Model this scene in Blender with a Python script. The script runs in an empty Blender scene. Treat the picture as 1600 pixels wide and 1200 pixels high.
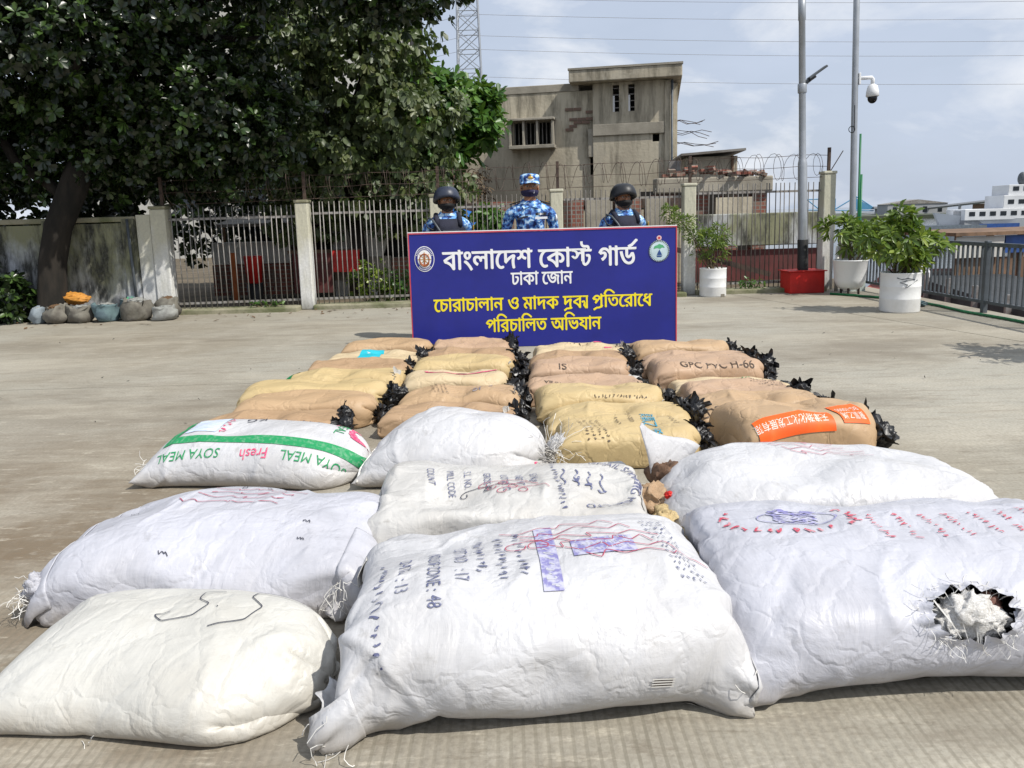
import bpy, bmesh, math, random
import numpy as np
from mathutils import Vector, noise
from mathutils.geometry import delaunay_2d_cdt
random.seed(7); RNG = np.random.default_rng(7)
R = math.radians
sc = bpy.context.scene
col = sc.collection

# ------------------------------------------------------------------ camera
cam = bpy.data.cameras.new('camera'); cam_o = bpy.data.objects.new('camera', cam); col.objects.link(cam_o)
cam.sensor_fit = 'HORIZONTAL'; cam.sensor_width = 36.0; cam.lens = 36.0 * 1200 / 1600
cam.shift_y = -72 / 1600; cam.clip_end = 9000; cam.clip_start = .05
from mathutils import Matrix
cam_o.location = (0, 0, 1.38)
cam_o.rotation_euler = (Matrix.Rotation(R(90 - 9), 3, 'X') @ Matrix.Rotation(R(1.6) * -1, 3, 'Z')).to_euler()
sc.camera = cam_o

# ------------------------------------------------------------------ light
SUN = Vector((.53, -.34, .78)).normalized()
w = bpy.data.worlds.new('World'); sc.world = w; w.use_nodes = True
nt = w.node_tree; nt.nodes.clear()
def wn(t, **k):
    n = nt.nodes.new(t)
    for a, b in k.items(): setattr(n, a, b)
    return n
sky = wn('ShaderNodeTexSky', sky_type='NISHITA', sun_disc=False)
sky.sun_elevation = math.asin(SUN.z); sky.sun_rotation = math.atan2(SUN.x, SUN.y)
sky.air_density = 1.2; sky.dust_density = 2.2; sky.ozone_density = 1.5
tc = wn('ShaderNodeTexCoord'); mp = wn('ShaderNodeMapping'); mp.inputs['Scale'].default_value = (1, 1, 2.6); mp.inputs['Location'].default_value = (.35, 0, .2)
nz = wn('ShaderNodeTexNoise'); nz.inputs['Scale'].default_value = 2.6; nz.inputs['Detail'].default_value = 6; nz.inputs['Roughness'].default_value = .55
rp = wn('ShaderNodeValToRGB'); rp.color_ramp.elements[0].position = .44; rp.color_ramp.elements[1].position = .72
rp.color_ramp.elements[0].color = (.8,) * 3 + (1,); rp.color_ramp.elements[1].color = (.97,) * 3 + (1,)
mx = wn('ShaderNodeMix', data_type='RGBA'); mx.inputs[7].default_value = (6.7, 7.6, 9.3, 1)
bg = wn('ShaderNodeBackground'); bg.inputs[1].default_value = .094
out = wn('ShaderNodeOutputWorld')
L = nt.links.new
L(tc.outputs['Generated'], mp.inputs[0]); L(mp.outputs[0], nz.inputs['Vector']); L(nz.outputs[0], rp.inputs[0])
L(rp.outputs[0], mx.inputs[0]); L(sky.outputs[0], mx.inputs[6])
nz2 = wn('ShaderNodeTexNoise'); nz2.inputs['Scale'].default_value = 4.2; nz2.inputs['Detail'].default_value = 7; nz2.inputs['Roughness'].default_value = .56; nz2.inputs['Distortion'].default_value = .3
mp2 = wn('ShaderNodeMapping'); mp2.inputs['Scale'].default_value = (1, 1, 2.2); mp2.inputs['Location'].default_value = (1.7, .4, .9); L(tc.outputs['Generated'], mp2.inputs[0]); L(mp2.outputs[0], nz2.inputs['Vector'])
rp2 = wn('ShaderNodeValToRGB'); rp2.color_ramp.elements[0].position = .47; rp2.color_ramp.elements[1].position = .66; rp2.color_ramp.elements[1].color = (.9, .9, .9, 1); L(nz2.outputs[0], rp2.inputs[0])
mx2 = wn('ShaderNodeMix', data_type='RGBA'); mx2.inputs[7].default_value = (10.2, 10.5, 11.0, 1); L(rp2.outputs[0], mx2.inputs[0]); L(mx.outputs[2], mx2.inputs[6]); L(mx2.outputs[2], bg.inputs[0]); L(bg.outputs[0], out.inputs[0])
sun = bpy.data.lights.new('sun', 'SUN'); sun.energy = 5.0; sun.angle = R(.5); sun.color = (1, .955, .88)
sun_o = bpy.data.objects.new('sun', sun); col.objects.link(sun_o); sun_o.rotation_euler = (-SUN).to_track_quat('-Z', 'Y').to_euler(); sun_o.location = (20, -8, 30)
vs = sc.view_settings; vs.view_transform = 'Standard'; vs.look = 'None'; vs.exposure = -0.06; vs.gamma = 1; vs.use_curve_mapping = False

# ------------------------------------------------------------------ helpers
def link(o, parent=None):
    col.objects.link(o)
    if parent is not None: o.parent = parent
    return o
def tag(o, label=None, cat=None, group=None, kind=None):
    if label: o['label'] = label
    if cat: o['category'] = cat
    if group: o['group'] = group
    if kind: o['kind'] = kind
    return o
def thing(name, label, cat, loc=(0, 0, 0), rotz=0, group=None):
    o = bpy.data.objects.new(name, None); o.empty_display_size = .1; link(o)
    o.location = loc; o.rotation_euler = (0, 0, rotz)
    return tag(o, label, cat, group)
def mesh_np(name, V, F, smooth=True):
    V = np.asarray(V, np.float32).reshape(-1, 3); F = np.asarray(F, np.int32)
    me = bpy.data.meshes.new(name); me.vertices.add(len(V)); me.vertices.foreach_set('co', V.ravel())
    k = F.shape[1]; me.loops.add(F.size); me.loops.foreach_set('vertex_index', F.ravel())
    me.polygons.add(len(F)); me.polygons.foreach_set('loop_start', np.arange(0, F.size, k, dtype=np.int32))
    me.update(calc_edges=True)
    if smooth: me.shade_smooth()
    return me
def part(name, me, m, parent=None, loc=None, rot=None, bevel=0):
    o = bpy.data.objects.new(name, me); link(o, parent)
    if m is not None:
        if not me.materials: me.materials.append(m)
        elif me.materials[0] is not m:
            o.material_slots[0].link = 'OBJECT'; o.material_slots[0].material = m
    if loc is not None: o.location = loc
    if rot is not None: o.rotation_euler = rot
    if bevel:
        b = o.modifiers.new('bevel', 'BEVEL'); b.width = bevel; b.segments = 2; b.limit_method = 'ANGLE'
    return o
def frame_of(d):
    d = Vector(d).normalized(); a = Vector((0, 0, 1)) if abs(d.z) < .9 else Vector((1, 0, 0))
    u = d.cross(a).normalized(); return d, u, d.cross(u)
class MB:
    def __init__(s): s.v = []; s.f = []
    def add(s, vs_, fs):
        n = len(s.v); s.v += [tuple(p) for p in vs_]; s.f += [tuple(i + n for i in f) for f in fs]; return s
    def box(s, c, d, rz=0, rx=0, ry=0):
        m_ = Matrix.Rotation(rz, 3, 'Z') @ Matrix.Rotation(ry, 3, 'Y') @ Matrix.Rotation(rx, 3, 'X')
        P = [Vector(c) + m_ @ Vector((x * d[0] / 2, y * d[1] / 2, z * d[2] / 2)) for x in (-1, 1) for y in (-1, 1) for z in (-1, 1)]
        return s.add(P, [(0, 1, 3, 2), (4, 6, 7, 5), (0, 4, 5, 1), (2, 3, 7, 6), (0, 2, 6, 4), (1, 5, 7, 3)])
    def bb(s, x0, x1, y0, y1, z0, z1): return s.box(((x0 + x1) / 2, (y0 + y1) / 2, (z0 + z1) / 2), (x1 - x0, y1 - y0, z1 - z0))
    def tube(s, pts, r, n=6, caps=True):
        pts = [Vector(p) for p in pts]; k = len(pts); rs = r if hasattr(r, '__len__') else [r] * k
        V = []; u = None
        for i, p in enumerate(pts):
            d = (pts[min(i + 1, k - 1)] - pts[max(i - 1, 0)])
            if d.length < 1e-9: d = Vector((0, 0, 1))
            d.normalize()
            if u is None: _, u, _ = frame_of(d)
            u = (u - d * u.dot(d));
            if u.length < 1e-6: _, u, _ = frame_of(d)
            u.normalize(); v = d.cross(u)
            for a in range(n):
                t = 2 * math.pi * a / n; V.append(p + (u * math.cos(t) + v * math.sin(t)) * rs[i])
        F = [(i * n + a, i * n + (a + 1) % n, (i + 1) * n + (a + 1) % n, (i + 1) * n + a) for i in range(k - 1) for a in range(n)]
        if caps: F += [tuple(range(n))[::-1], tuple((k - 1) * n + a for a in range(n))]
        return s.add(V, F)
    def lathe(s, prof, n=20, c=(0, 0, 0), sx=1, sy=1):
        V = [(c[0] + r * math.cos(2 * math.pi * a / n) * sx, c[1] + r * math.sin(2 * math.pi * a / n) * sy, c[2] + z) for r, z in prof for a in range(n)]
        F = [(i * n + a, i * n + (a + 1) % n, (i + 1) * n + (a + 1) % n, (i + 1) * n + a) for i in range(len(prof) - 1) for a in range(n)]
        return s.add(V, F)
    def ball(s, c, r, n=12, k=8):
        r = r if hasattr(r, '__len__') else (r, r, r)
        V = [(c[0] + r[0] * math.sin(math.pi * i / k) * math.cos(2 * math.pi * a / n), c[1] + r[1] * math.sin(math.pi * i / k) * math.sin(2 * math.pi * a / n), c[2] - r[2] * math.cos(math.pi * i / k)) for i in range(k + 1) for a in range(n)]
        F = [(i * n + a, i * n + (a + 1) % n, (i + 1) * n + (a + 1) % n, (i + 1) * n + a) for i in range(k) for a in range(n)]
        return s.add(V, F)
    def prism(s, poly, y0, y1):          # polygon in (x, z), thickness along y
        n = len(poly); V = [(x, y0, z) for x, z in poly] + [(x, y1, z) for x, z in poly]
        return s.add(V, [tuple(range(n)), tuple(range(2 * n - 1, n - 1, -1))] + [(i, (i + 1) % n + 0, (i + 1) % n + n, i + n)[::-1] for i in range(n)])
    def mesh(s, name, smooth=False):
        me = bpy.data.meshes.new(name); me.from_pydata(s.v, [], s.f)
        bm = bmesh.new(); bm.from_mesh(me); bmesh.ops.recalc_face_normals(bm, faces=bm.faces); bm.to_mesh(me); bm.free()
        if smooth: me.shade_smooth()
        return me
    def build(s, name, m, parent=None, smooth=False, loc=None, rot=None, bevel=0):
        return part(name, s.mesh(name, smooth), m, parent, loc, rot, bevel)
def rod(p, q, r, n=6): return MB().tube([p, q], r, n)

# ------------------------------------------------------------------ materials
class NG:
    def __init__(s, name):
        s.m = bpy.data.materials.new(name); s.m.use_nodes = True; s.t = s.m.node_tree; s.b = s.t.nodes['Principled BSDF']; s.o = s.t.nodes['Material Output']
        s.tc = s.n('ShaderNodeTexCoord')
    def n(s, t, **k):
        x = s.t.nodes.new(t)
        for a, b in k.items(): setattr(x, a, b)
        return x
    def l(s, a, b): s.t.links.new(a, b)
    def coord(s, scale=(1, 1, 1), rot=(0, 0, 0), src='Object', loc=(0, 0, 0)):
        m_ = s.n('ShaderNodeMapping'); m_.inputs['Scale'].default_value = scale; m_.inputs['Rotation'].default_value = rot; m_.inputs['Location'].default_value = loc
        s.l(s.tc.outputs[src], m_.inputs[0]); return m_.outputs[0]
    def noise(s, scale, vec=None, detail=4, rough=.55, dist=0):
        x = s.n('ShaderNodeTexNoise'); x.inputs['Scale'].default_value = scale; x.inputs['Detail'].default_value = detail; x.inputs['Roughness'].default_value = rough; x.inputs['Distortion'].default_value = dist
        s.l(vec if vec is not None else s.tc.outputs['Object'], x.inputs['Vector']); return x.outputs[0]
    def ramp(s, f, stops, const=False):
        x = s.n('ShaderNodeValToRGB'); e = x.color_ramp.elements
        if const: x.color_ramp.interpolation = 'CONSTANT'
        while len(e) < len(stops): e.new(.5)
        for i, (p, c) in enumerate(stops):
            e[i].position = p; e[i].color = (tuple(c) + (1,)) if hasattr(c, '__len__') else (c, c, c, 1)
        s.l(f, x.inputs[0]); return x.outputs[0]
    def mix(s, f, a, b, mode='MIX'):
        x = s.n('ShaderNodeMix', data_type='RGBA', blend_type=mode)
        for i, q in ((0, f), (6, a), (7, b)):
            if hasattr(q, 'links'): s.l(q, x.inputs[i])
            else: x.inputs[i].default_value = q if i == 0 else tuple(q) + (1,)
        return x.outputs[2]
    def math(s, op, a, b=0.):
        x = s.n('ShaderNodeMath', operation=op)
        for i, q in ((0, a), (1, b)):
            if hasattr(q, 'links'): s.l(q, x.inputs[i])
            else: x.inputs[i].default_value = q
        return x.outputs[0]
    def bump(s, h, st, dist=.01):
        x = s.n('ShaderNodeBump'); x.inputs['Strength'].default_value = st; x.inputs['Distance'].default_value = dist; s.l(h, x.inputs['Height'])
        if s.b.inputs['Normal'].is_linked: s.l(s.b.inputs['Normal'].links[0].from_socket, x.inputs['Normal'])
        s.l(x.outputs[0], s.b.inputs['Normal'])
    def color(s, c):
        if hasattr(c, 'links'): s.l(c, s.b.inputs['Base Color'])
        else: s.b.inputs['Base Color'].default_value = tuple(c) + (1,)
    def set(s, **k):
        for a, b in k.items(): s.b.inputs[a.replace('_', ' ')].default_value = b
        return s
def mat(name, c, rough=.7, c2=None, ns=4, bump=0, bs=40, metal=0, stretch=(1, 1, 1), lo=.38, hi=.62, spec=.4):
    g = NG(name); g.set(Roughness=rough, Metallic=metal); g.b.inputs['Specular IOR Level'].default_value = spec
    if c2 is None: c2 = tuple(x * .72 for x in c)
    v = g.coord(stretch)
    g.color(g.mix(g.ramp(g.noise(ns, v, 5, .6), [(lo, 0), (hi, 1)]), c, c2))
    if bump: g.bump(g.noise(bs, v, 4), bump, .01)
    return g.m
M = {}
# --- concrete yard
g = NG('yard_concrete'); g.set(Roughness=.88)
big = g.noise(.28, None, 5, .6); med = g.noise(1.7, g.coord((1, .55, 1)), 6, .65); fine = g.noise(60, None, 3)
c = g.mix(g.ramp(big, [(.4, 0), (.62, 1)]), (.345, .33, .28), (.27, .24, .185))
sep = g.n('ShaderNodeSeparateXYZ'); g.l(g.tc.outputs['Object'], sep.inputs[0])
left = g.ramp(g.math('ADD', g.math('MULTIPLY', sep.outputs[0], -.16), g.math('MULTIPLY', g.noise(.6), .5)), [(.12, 0), (.6, 1)])
near = g.ramp(g.math('ADD', g.math('MULTIPLY', sep.outputs[1], -.12), 1.0), [(.2, 0), (.7, 1)])
dirt = g.math('MULTIPLY', g.math('MULTIPLY', left, near), g.ramp(g.noise(2.2, g.coord((.5, 1.6, 1)), 8, .7), [(.3, .45), (.5, 1)]))
c = g.mix(dirt, c, (.14, .095, .052))
c = g.mix(g.ramp(med, [(.5, 0), (.75, .6)]), c, (.41, .385, .325))
streak = g.noise(3.2, g.coord((.45, 3.2, 1), (0, 0, R(9))), 6, .7)
c = g.mix(g.ramp(streak, [(.52, 0), (.68, .5)]), c, (.19, .16, .12))
c = g.mix(g.ramp(g.noise(9, g.coord((.5, 1.3, 1)), 5, .7), [(.58, 0), (.7, .5)]), c, (.43, .4, .34))
sp = g.noise(13, g.coord((.32, 1.25, 1), (0, 0, R(6))), 8, .75)
c = g.mix(g.ramp(sp, [(.56, 0), (.66, .75)]), c, (.46, .42, .34)); c = g.mix(g.ramp(sp, [(.34, .6), (.44, 0)]), c, (.15, .125, .09))
c = g.mix(g.ramp(g.noise(1.1, g.coord((.35, 1.3, 1), (0, 0, R(8)), loc=(2, 7, 0)), 7, .65), [(.52, 0), (.66, .6)]), c, (.44, .405, .33))
c = g.mix(g.ramp(g.noise(.55, g.coord((.6, 1.2, 1), loc=(11, 3, 0)), 8, .68), [(.52, 0), (.64, .6)]), c, (.16, .135, .1))
c = g.mix(g.ramp(fine, [(.35, .3), (.6, 0)]), c, (.13, .11, .08))
vor = g.n('ShaderNodeTexVoronoi', feature='DISTANCE_TO_EDGE'); vor.inputs['Scale'].default_value = .55
wp = g.mix(.22, g.tc.outputs['Object'], g.noise(2.0)); 
nzc = g.n('ShaderNodeTexNoise'); nzc.inputs['Scale'].default_value = 1.3; nzc.inputs['Detail'].default_value = 6; g.l(g.tc.outputs['Object'], nzc.inputs['Vector'])
wp = g.mix(.35, g.tc.outputs['Object'], nzc.outputs['Color'], 'ADD'); g.l(wp, vor.inputs['Vector'])
crack = g.ramp(vor.outputs['Distance'], [(.0, 1), (.006, 0)])
crack = g.math('MULTIPLY', crack, g.ramp(g.noise(.5), [(.56, 0), (.64, .35)]))
c = g.mix(crack, c, (.09, .08, .06)); g_base = c
wave = g.n('ShaderNodeTexWave', wave_type='BANDS', bands_direction='X'); wave.inputs['Scale'].default_value = 9.5; wave.inputs['Distortion'].default_value = .9; wave.inputs['Detail'].default_value = 3; wave.inputs['Detail Scale'].default_value = .6
g.l(g.coord((1, .03, 1)), wave.inputs['Vector'])
near2 = g.ramp(g.math('ADD', g.math('MULTIPLY', sep.outputs[1], -.25), 1.0), [(.2, .12), (.52, 1)])
wv = g.math('MULTIPLY', g.math('MULTIPLY', wave.outputs['Fac'], g.ramp(g.noise(2.2), [(.4, .05), (.62, .42)])), near2)
g.color(g.mix(g.math('MULTIPLY', g.ramp(wave.outputs['Fac'], [(.12, 1), (.3, 0)]), g.math('MULTIPLY', near2, g.ramp(g.noise(1.6, g.coord((1, .4, 1))), [(.4, .1), (.6, .6)]))), g_base, (.15, .135, .1)))
g.bump(g.math('ADD', wv, g.math('MULTIPLY', g.noise(38, g.coord((1, .8, 1)), 6, .7), .8)), .5, .01)
g.bump(g.noise(5, g.coord((.6, 2, 1)), 6), .35, .02); M['yard'] = g.m
M['soil'] = mat('dark_soil', (.14, .11, .075), .95, (.07, .06, .04), 1.2, .8, 12)
M['concrete'] = mat('grey_concrete', (.36, .33, .27), .9, (.23, .21, .17), 1.4, .5, 25)
M['kerb'] = mat('mossy_kerb', (.3, .28, .2), .9, (.13, .14, .07), 2.5, .6, 30)
# --- stained whitewash
def stained(name, base, moss, black, amt=.5):
    g = NG(name); g.set(Roughness=.9)
    v = g.coord((1.4, 1.4, .38)); n1 = g.noise(2.6, v, 8, .68); n2 = g.noise(1.1, g.coord((1, 1, .55), loc=(3, 1, 2)), 6, .6)
    sep = g.n('ShaderNodeSeparateXYZ'); g.l(g.tc.outputs['Object'], sep.inputs[0])
    hi = g.math('MULTIPLY', sep.outputs[2], .22)
    c = g.mix(g.ramp(g.math('ADD', n2, hi), [(.62 - .06 * amt, 0), (.8 - .06 * amt, .9)]), base, moss)
    c = g.mix(g.ramp(n1, [(.56 - .13 * amt, 0), (.66 - .08 * amt, .94)]), c, black)
    low = g.ramp(g.math('ADD', g.math('MULTIPLY', sep.outputs[2], 1.0), g.math('MULTIPLY', g.noise(7, g.coord((1, 1, .3))), .5)), [(.22, .8), (.5, 0)])
    c = g.mix(low, c, (.12, .12, .09)); c = g.mix(g.ramp(g.noise(30), [(.4, .15), (.6, 0)]), c, (.2, .2, .19)); g.color(c)
    g.bump(g.noise(18, v, 6), .5, .015); return g.m
M['wall'] = stained('stained_whitewash', (.5, .52, .55), (.2, .2, .09), (.02, .021, .016), 1)
M['post'] = stained('whitewashed_post', (.68, .68, .66), (.5, .48, .36), (.2, .19, .15), -.3)
M['facade'] = None
g = NG('weathered_plaster'); g.set(Roughness=.92)
n1 = g.noise(.9, g.coord((1, 1, .5)), 7, .65); n2 = g.noise(3.5, g.coord((1.2, 1, .18)), 8, .7)
c = g.mix(g.ramp(n1, [(.4, 0), (.62, 1)]), (.5, .45, .345), (.38, .335, .255))
sep = g.n('ShaderNodeSeparateXYZ'); g.l(g.tc.outputs['Object'], sep.inputs[0])
c = g.mix(g.ramp(g.math('ADD', n2, g.math('MULTIPLY', sep.outputs[2], .035)), [(.6, 0), (.78, .7)]), c, (.1, .09, .066))
c = g.mix(g.ramp(g.noise(1.3, g.coord(loc=(5, 2, 1)), 3), [(.6, 0), (.62, .35)]), c, (.4, .37, .3)); g.color(c)
g.bump(g.noise(14, None, 6), .4, .02); M['facade'] = g.m
M['shade_void'] = mat('interior_shade', (.012, .012, .012), .9, (.02, .018, .015))  # near-black colour stands in for the shade inside buildings and sheds
g = NG('old_brick'); g.set(Roughness=.9); br = g.n('ShaderNodeTexBrick'); br.inputs['Scale'].default_value = 1; br.inputs['Brick Width'].default_value = .24; br.inputs['Row Height'].default_value = .08; br.inputs['Mortar Size'].default_value = .01
br.inputs['Color1'].default_value = (.26, .085, .055, 1); br.inputs['Color2'].default_value = (.17, .06, .045, 1); br.inputs['Mortar'].default_value = (.22, .2, .17, 1)
cb = g.n('ShaderNodeCombineXYZ'); sep = g.n('ShaderNodeSeparateXYZ'); g.l(g.tc.outputs['Object'], sep.inputs[0]); g.l(g.math('ADD', sep.outputs[0], sep.outputs[1]), cb.inputs[0]); g.l(sep.outputs[2], cb.inputs[1]); g.l(cb.outputs[0], br.inputs['Vector'])
g.color(g.mix(g.ramp(g.noise(3, None, 6), [(.45, 0), (.65, .8)]), br.outputs[0], (.16, .15, .12))); g.bump(br.outputs['Fac'], -.6, .02); M['brick'] = g.m
M['iron'] = mat('grey_painted_iron', (.3, .29, .275), .5, (.19, .17, .15), 8, .2, 60, spec=.5)
M['iron_dark'] = mat('dark_iron', (.12, .115, .11), .5, (.07, .06, .05), 8, .2, 60, spec=.5)  # darker iron for the bars of the right-hand panels
M['rust'] = mat('rusty_wire', (.09, .06, .045), .8, (.045, .032, .028), 12)
M['galv'] = mat('galvanised_steel', (.42, .44, .47), .42, (.34, .36, .38), 3, metal=.55)
M['rail'] = mat('slate_painted_steel', (.085, .1, .115), .45, (.06, .068, .075), 7, .15, 80)
M['pot'] = mat('white_painted_drum', (.76, .77, .77), .5, (.6, .6, .58), 2.2, .15, 30, lo=.5, hi=.75)
M['redbox'] = mat('red_paint', (.55, .018, .014), .45, (.36, .014, .012), 2.5, .15, 20)
M['black'] = mat('black_paint', (.012, .012, .013), .5, (.02, .02, .02))
M['bark'] = mat('dark_bark', (.026, .021, .016), .95, (.011, .01, .008), 5, 1, 14, stretch=(1, 1, .3))
M['twig'] = mat('brown_stem', (.13, .1, .06), .85, (.08, .06, .035), 9)
M['water'] = NG('river_water').set(Roughness=.12).m
g = NG('river_water_2'); g.set(Roughness=.1); g.color((.09, .095, .08)); g.bump(g.noise(.55, g.coord((1, 2, 1)), 5), .25, .3); M['water'] = g.m
def leafmat(name, a, b, d, rough=.42, trans=.25):
    g = NG(name); g.set(Roughness=rough); g.b.inputs['Specular IOR Level'].default_value = .55
    at = g.n('ShaderNodeAttribute', attribute_name='tint')
    c = g.ramp(at.outputs['Fac'], [(0, a), (.55, b), (.93, d), (1., d)])
    g.color(c); tr = g.n('ShaderNodeBsdfTranslucent'); g.l(g.mix(.5, c, (.25, .4, .05)), tr.inputs[0])
    mxs = g.n('ShaderNodeMixShader'); mxs.inputs[0].default_value = trans
    g.l(g.b.outputs[0], mxs.inputs[1]); g.l(tr.outputs[0], mxs.inputs[2]); g.l(mxs.outputs[0], g.o.inputs[0]); return g.m
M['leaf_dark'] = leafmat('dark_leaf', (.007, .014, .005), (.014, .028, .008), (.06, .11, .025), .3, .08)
M['leaf_vine'] = leafmat('vine_leaf', (.05, .075, .03), (.085, .115, .045), (.13, .15, .055), .45, .2)
M['leaf_bright'] = leafmat('bright_leaf', (.03, .085, .012), (.055, .14, .02), (.1, .2, .03), .4, .22)
M['leaf_pot'] = leafmat('pot_plant_leaf', (.06, .12, .015), (.13, .2, .025), (.26, .32, .05), .4, .25)
M['leaf_dead'] = mat('dead_leaf', (.16, .09, .04), .9, (.08, .05, .03), 3)
# --- sacks
def sackmat(name, base, dirt, weave=.35, sheen=.0, amt=.5):
    g = NG(name); g.set(Roughness=.46); g.b.inputs['Specular IOR Level'].default_value = .5
    c = g.mix(g.ramp(g.noise(2.6, None, 6, .62), [(.48, 0), (.74, amt)]), base, dirt)
    c = g.mix(g.ramp(g.noise(11, g.coord((1, 1, 1), loc=(4, 1, 0)), 5, .7), [(.6, 0), (.72, amt)]), c, tuple(x * .7 for x in dirt))
    c = g.mix(g.ramp(g.noise(3.0, g.coord((1, 1.4, 1.4), loc=(9, 2, 5)), 7, .65), [(.45, 0), (.64, .6)]), c, tuple(x * .76 for x in base))
    c = g.mix(g.ramp(g.noise(26, g.coord((.25, 6, 6)), 4, .6), [(.5, 0), (.72, .2)]), c, tuple(x * .74 for x in base)); c = g.mix(g.ramp(g.noise(26, g.coord((6, .3, .3)), 4, .6), [(.5, 0), (.72, .16)]), c, tuple(x * .76 for x in base))
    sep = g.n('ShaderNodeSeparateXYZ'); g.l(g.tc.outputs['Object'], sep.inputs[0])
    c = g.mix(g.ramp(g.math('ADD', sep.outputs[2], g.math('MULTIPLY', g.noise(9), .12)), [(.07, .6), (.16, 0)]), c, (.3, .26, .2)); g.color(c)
    a = g.noise(30, g.coord((9, .7, .7)), 4, .6); b = g.noise(30, g.coord((.6, 8, 8)), 4, .6); g.bump(g.math('ADD', a, b), weave * .35, .0025)
    wp = g.mix(.3, g.tc.outputs['Object'], g.noise(4, None, 4), 'ADD'); vr = g.n('ShaderNodeTexVoronoi', feature='DISTANCE_TO_EDGE'); vr.inputs['Scale'].default_value = 8; g.l(wp, vr.inputs['Vector']); v2 = g.n('ShaderNodeTexVoronoi', feature='F1'); v2.inputs['Scale'].default_value = 15; g.l(wp, v2.inputs['Vector'])
    g.bump(g.ramp(vr.outputs['Distance'], [(0, 0), (.12, 1)]), .2, .009); g.bump(v2.outputs['Distance'], .2, .011)
    g.bump(g.noise(6, g.coord((1.3, .8, 1)), 6, .55, .8), .45, .025); return g.m
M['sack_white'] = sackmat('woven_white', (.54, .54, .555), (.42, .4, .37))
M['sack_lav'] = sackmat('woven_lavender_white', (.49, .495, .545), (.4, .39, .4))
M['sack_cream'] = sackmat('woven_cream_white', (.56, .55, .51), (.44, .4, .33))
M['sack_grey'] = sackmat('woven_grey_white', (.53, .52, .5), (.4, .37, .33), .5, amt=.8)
def kraft(name, base, dirt):
    g = NG(name); g.set(Roughness=.55); g.b.inputs['Specular IOR Level'].default_value = .4
    c = g.mix(g.ramp(g.noise(3.2, None, 6, .62), [(.42, 0), (.75, .75)]), base, dirt)
    c = g.mix(g.ramp(g.noise(14, g.coord((.5, 1.5, 1)), 5, .7), [(.6, 0), (.72, .4)]), c, tuple(x * .6 for x in dirt)); g.color(c)
    wp = g.mix(.3, g.tc.outputs['Object'], g.noise(4, None, 4), 'ADD'); vr = g.n('ShaderNodeTexVoronoi', feature='DISTANCE_TO_EDGE'); vr.inputs['Scale'].default_value = 6; g.l(wp, vr.inputs['Vector'])
    g.bump(g.ramp(vr.outputs['Distance'], [(0, 0), (.1, 1)]), .3, .01); g.bump(g.noise(4, g.coord((.8, 1.6, 1)), 5, .5, .6), .4, .03); return g.m
M['k_tan'] = kraft('kraft_tan', (.44, .305, .18), (.36, .235, .13))
M['k_brown'] = kraft('kraft_brown', (.385, .26, .155), (.31, .195, .11))
M['k_pink'] = kraft('kraft_pinkish', (.44, .305, .205), (.35, .225, .14))
M['k_yellow'] = kraft('kraft_yellow', (.5, .385, .2), (.43, .31, .15))
M['k_pale'] = kraft('kraft_pale', (.54, .435, .28), (.45, .34, .19))
M['liner'] = NG('black_plastic').set(Roughness=.42).m; M['liner'].node_tree.nodes['Principled BSDF'].inputs['Base Color'].default_value = (.008, .008, .009, 1)
M['clear'] = mat('cloudy_plastic', (.55, .55, .54), .3, (.4, .39, .37), 9)
M['thread'] = mat('white_thread', (.74, .73, .7), .8, (.6, .58, .54))
M['pinkthread'] = mat('pink_twine', (.55, .16, .2), .8, (.45, .12, .16))
def ink(name, c, wear=.45, rough=.75):
    return mat(name, c, rough, tuple(x + (.72 - x) * wear for x in c), 45, lo=.48, hi=.66)
M['ink_black'] = ink('black_ink', (.05, .05, .06), .5); M['ink_navy'] = ink('navy_ink', (.1, .11, .2), .5); M['ink_purple'] = mat('purple_ink', (.2, .19, .4), .75, (.46, .46, .56), 38, lo=.42, hi=.6)
M['ink_red'] = ink('red_ink', (.5, .06, .1), .4); M['ink_green'] = ink('green_ink', (.01, .25, .085), .15); M['ink_pink'] = ink('pink_ink', (.62, .06, .16), .25)
M['ink_blue'] = ink('blue_ink', (.03, .28, .42), .25); M['ink_sky'] = ink('pale_blue_ink', (.5, .6, .75), .4); M['ink_orange'] = mat('orange_ink', (.82, .13, .012), .55, (.74, .1, .01), 7)
M['ink_white'] = mat('white_ink', (.8, .74, .66), .6); M['ink_cyan'] = mat('cyan_ink', (.02, .45, .55), .55, (.02, .36, .45)); M['pen'] = mat('pen_ink', (.06, .06, .08), .7)
M['pen_red'] = mat('red_pen_ink', (.42, .08, .13), .7); M['ink_dkgreen'] = mat('dark_green_ink', (.01, .2, .07), .55); M['ink_brown'] = ink('brown_ink', (.07, .045, .03), .15)
# --- sign and uniforms
M['sign_blue'] = mat('sign_blue', (.016, .022, .24), .4, (.013, .018, .19), 1.5, .06, 4, spec=.45)
M['sign_red'] = mat('sign_red_edge', (.6, .07, .11), .5); M['sign_white'] = mat('sign_white', (.8, .82, .84), .45, (.76, .78, .8)); M['sign_yellow'] = mat('sign_yellow', (.85, .72, .02), .45, (.8, .66, .02))
M['gold'] = mat('gold_badge', (.6, .38, .08), .35, (.45, .28, .06), metal=.4); M['pale_badge'] = mat('pale_badge', (.62, .75, .78), .5, (.52, .68, .72)); M['badge_green'] = mat('badge_green', (.1, .42, .2), .5)
M['navy'] = mat('navy_cloth', (.02, .022, .04), .85, (.013, .014, .024), 9, .4, 90); M['helmet'] = mat('navy_helmet', (.028, .036, .06), .42, (.022, .027, .045), 6, .12, 60)
M['helmet2'] = mat('black_helmet', (.018, .02, .024), .45, (.012, .013, .016), 6, .12, 60)
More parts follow.
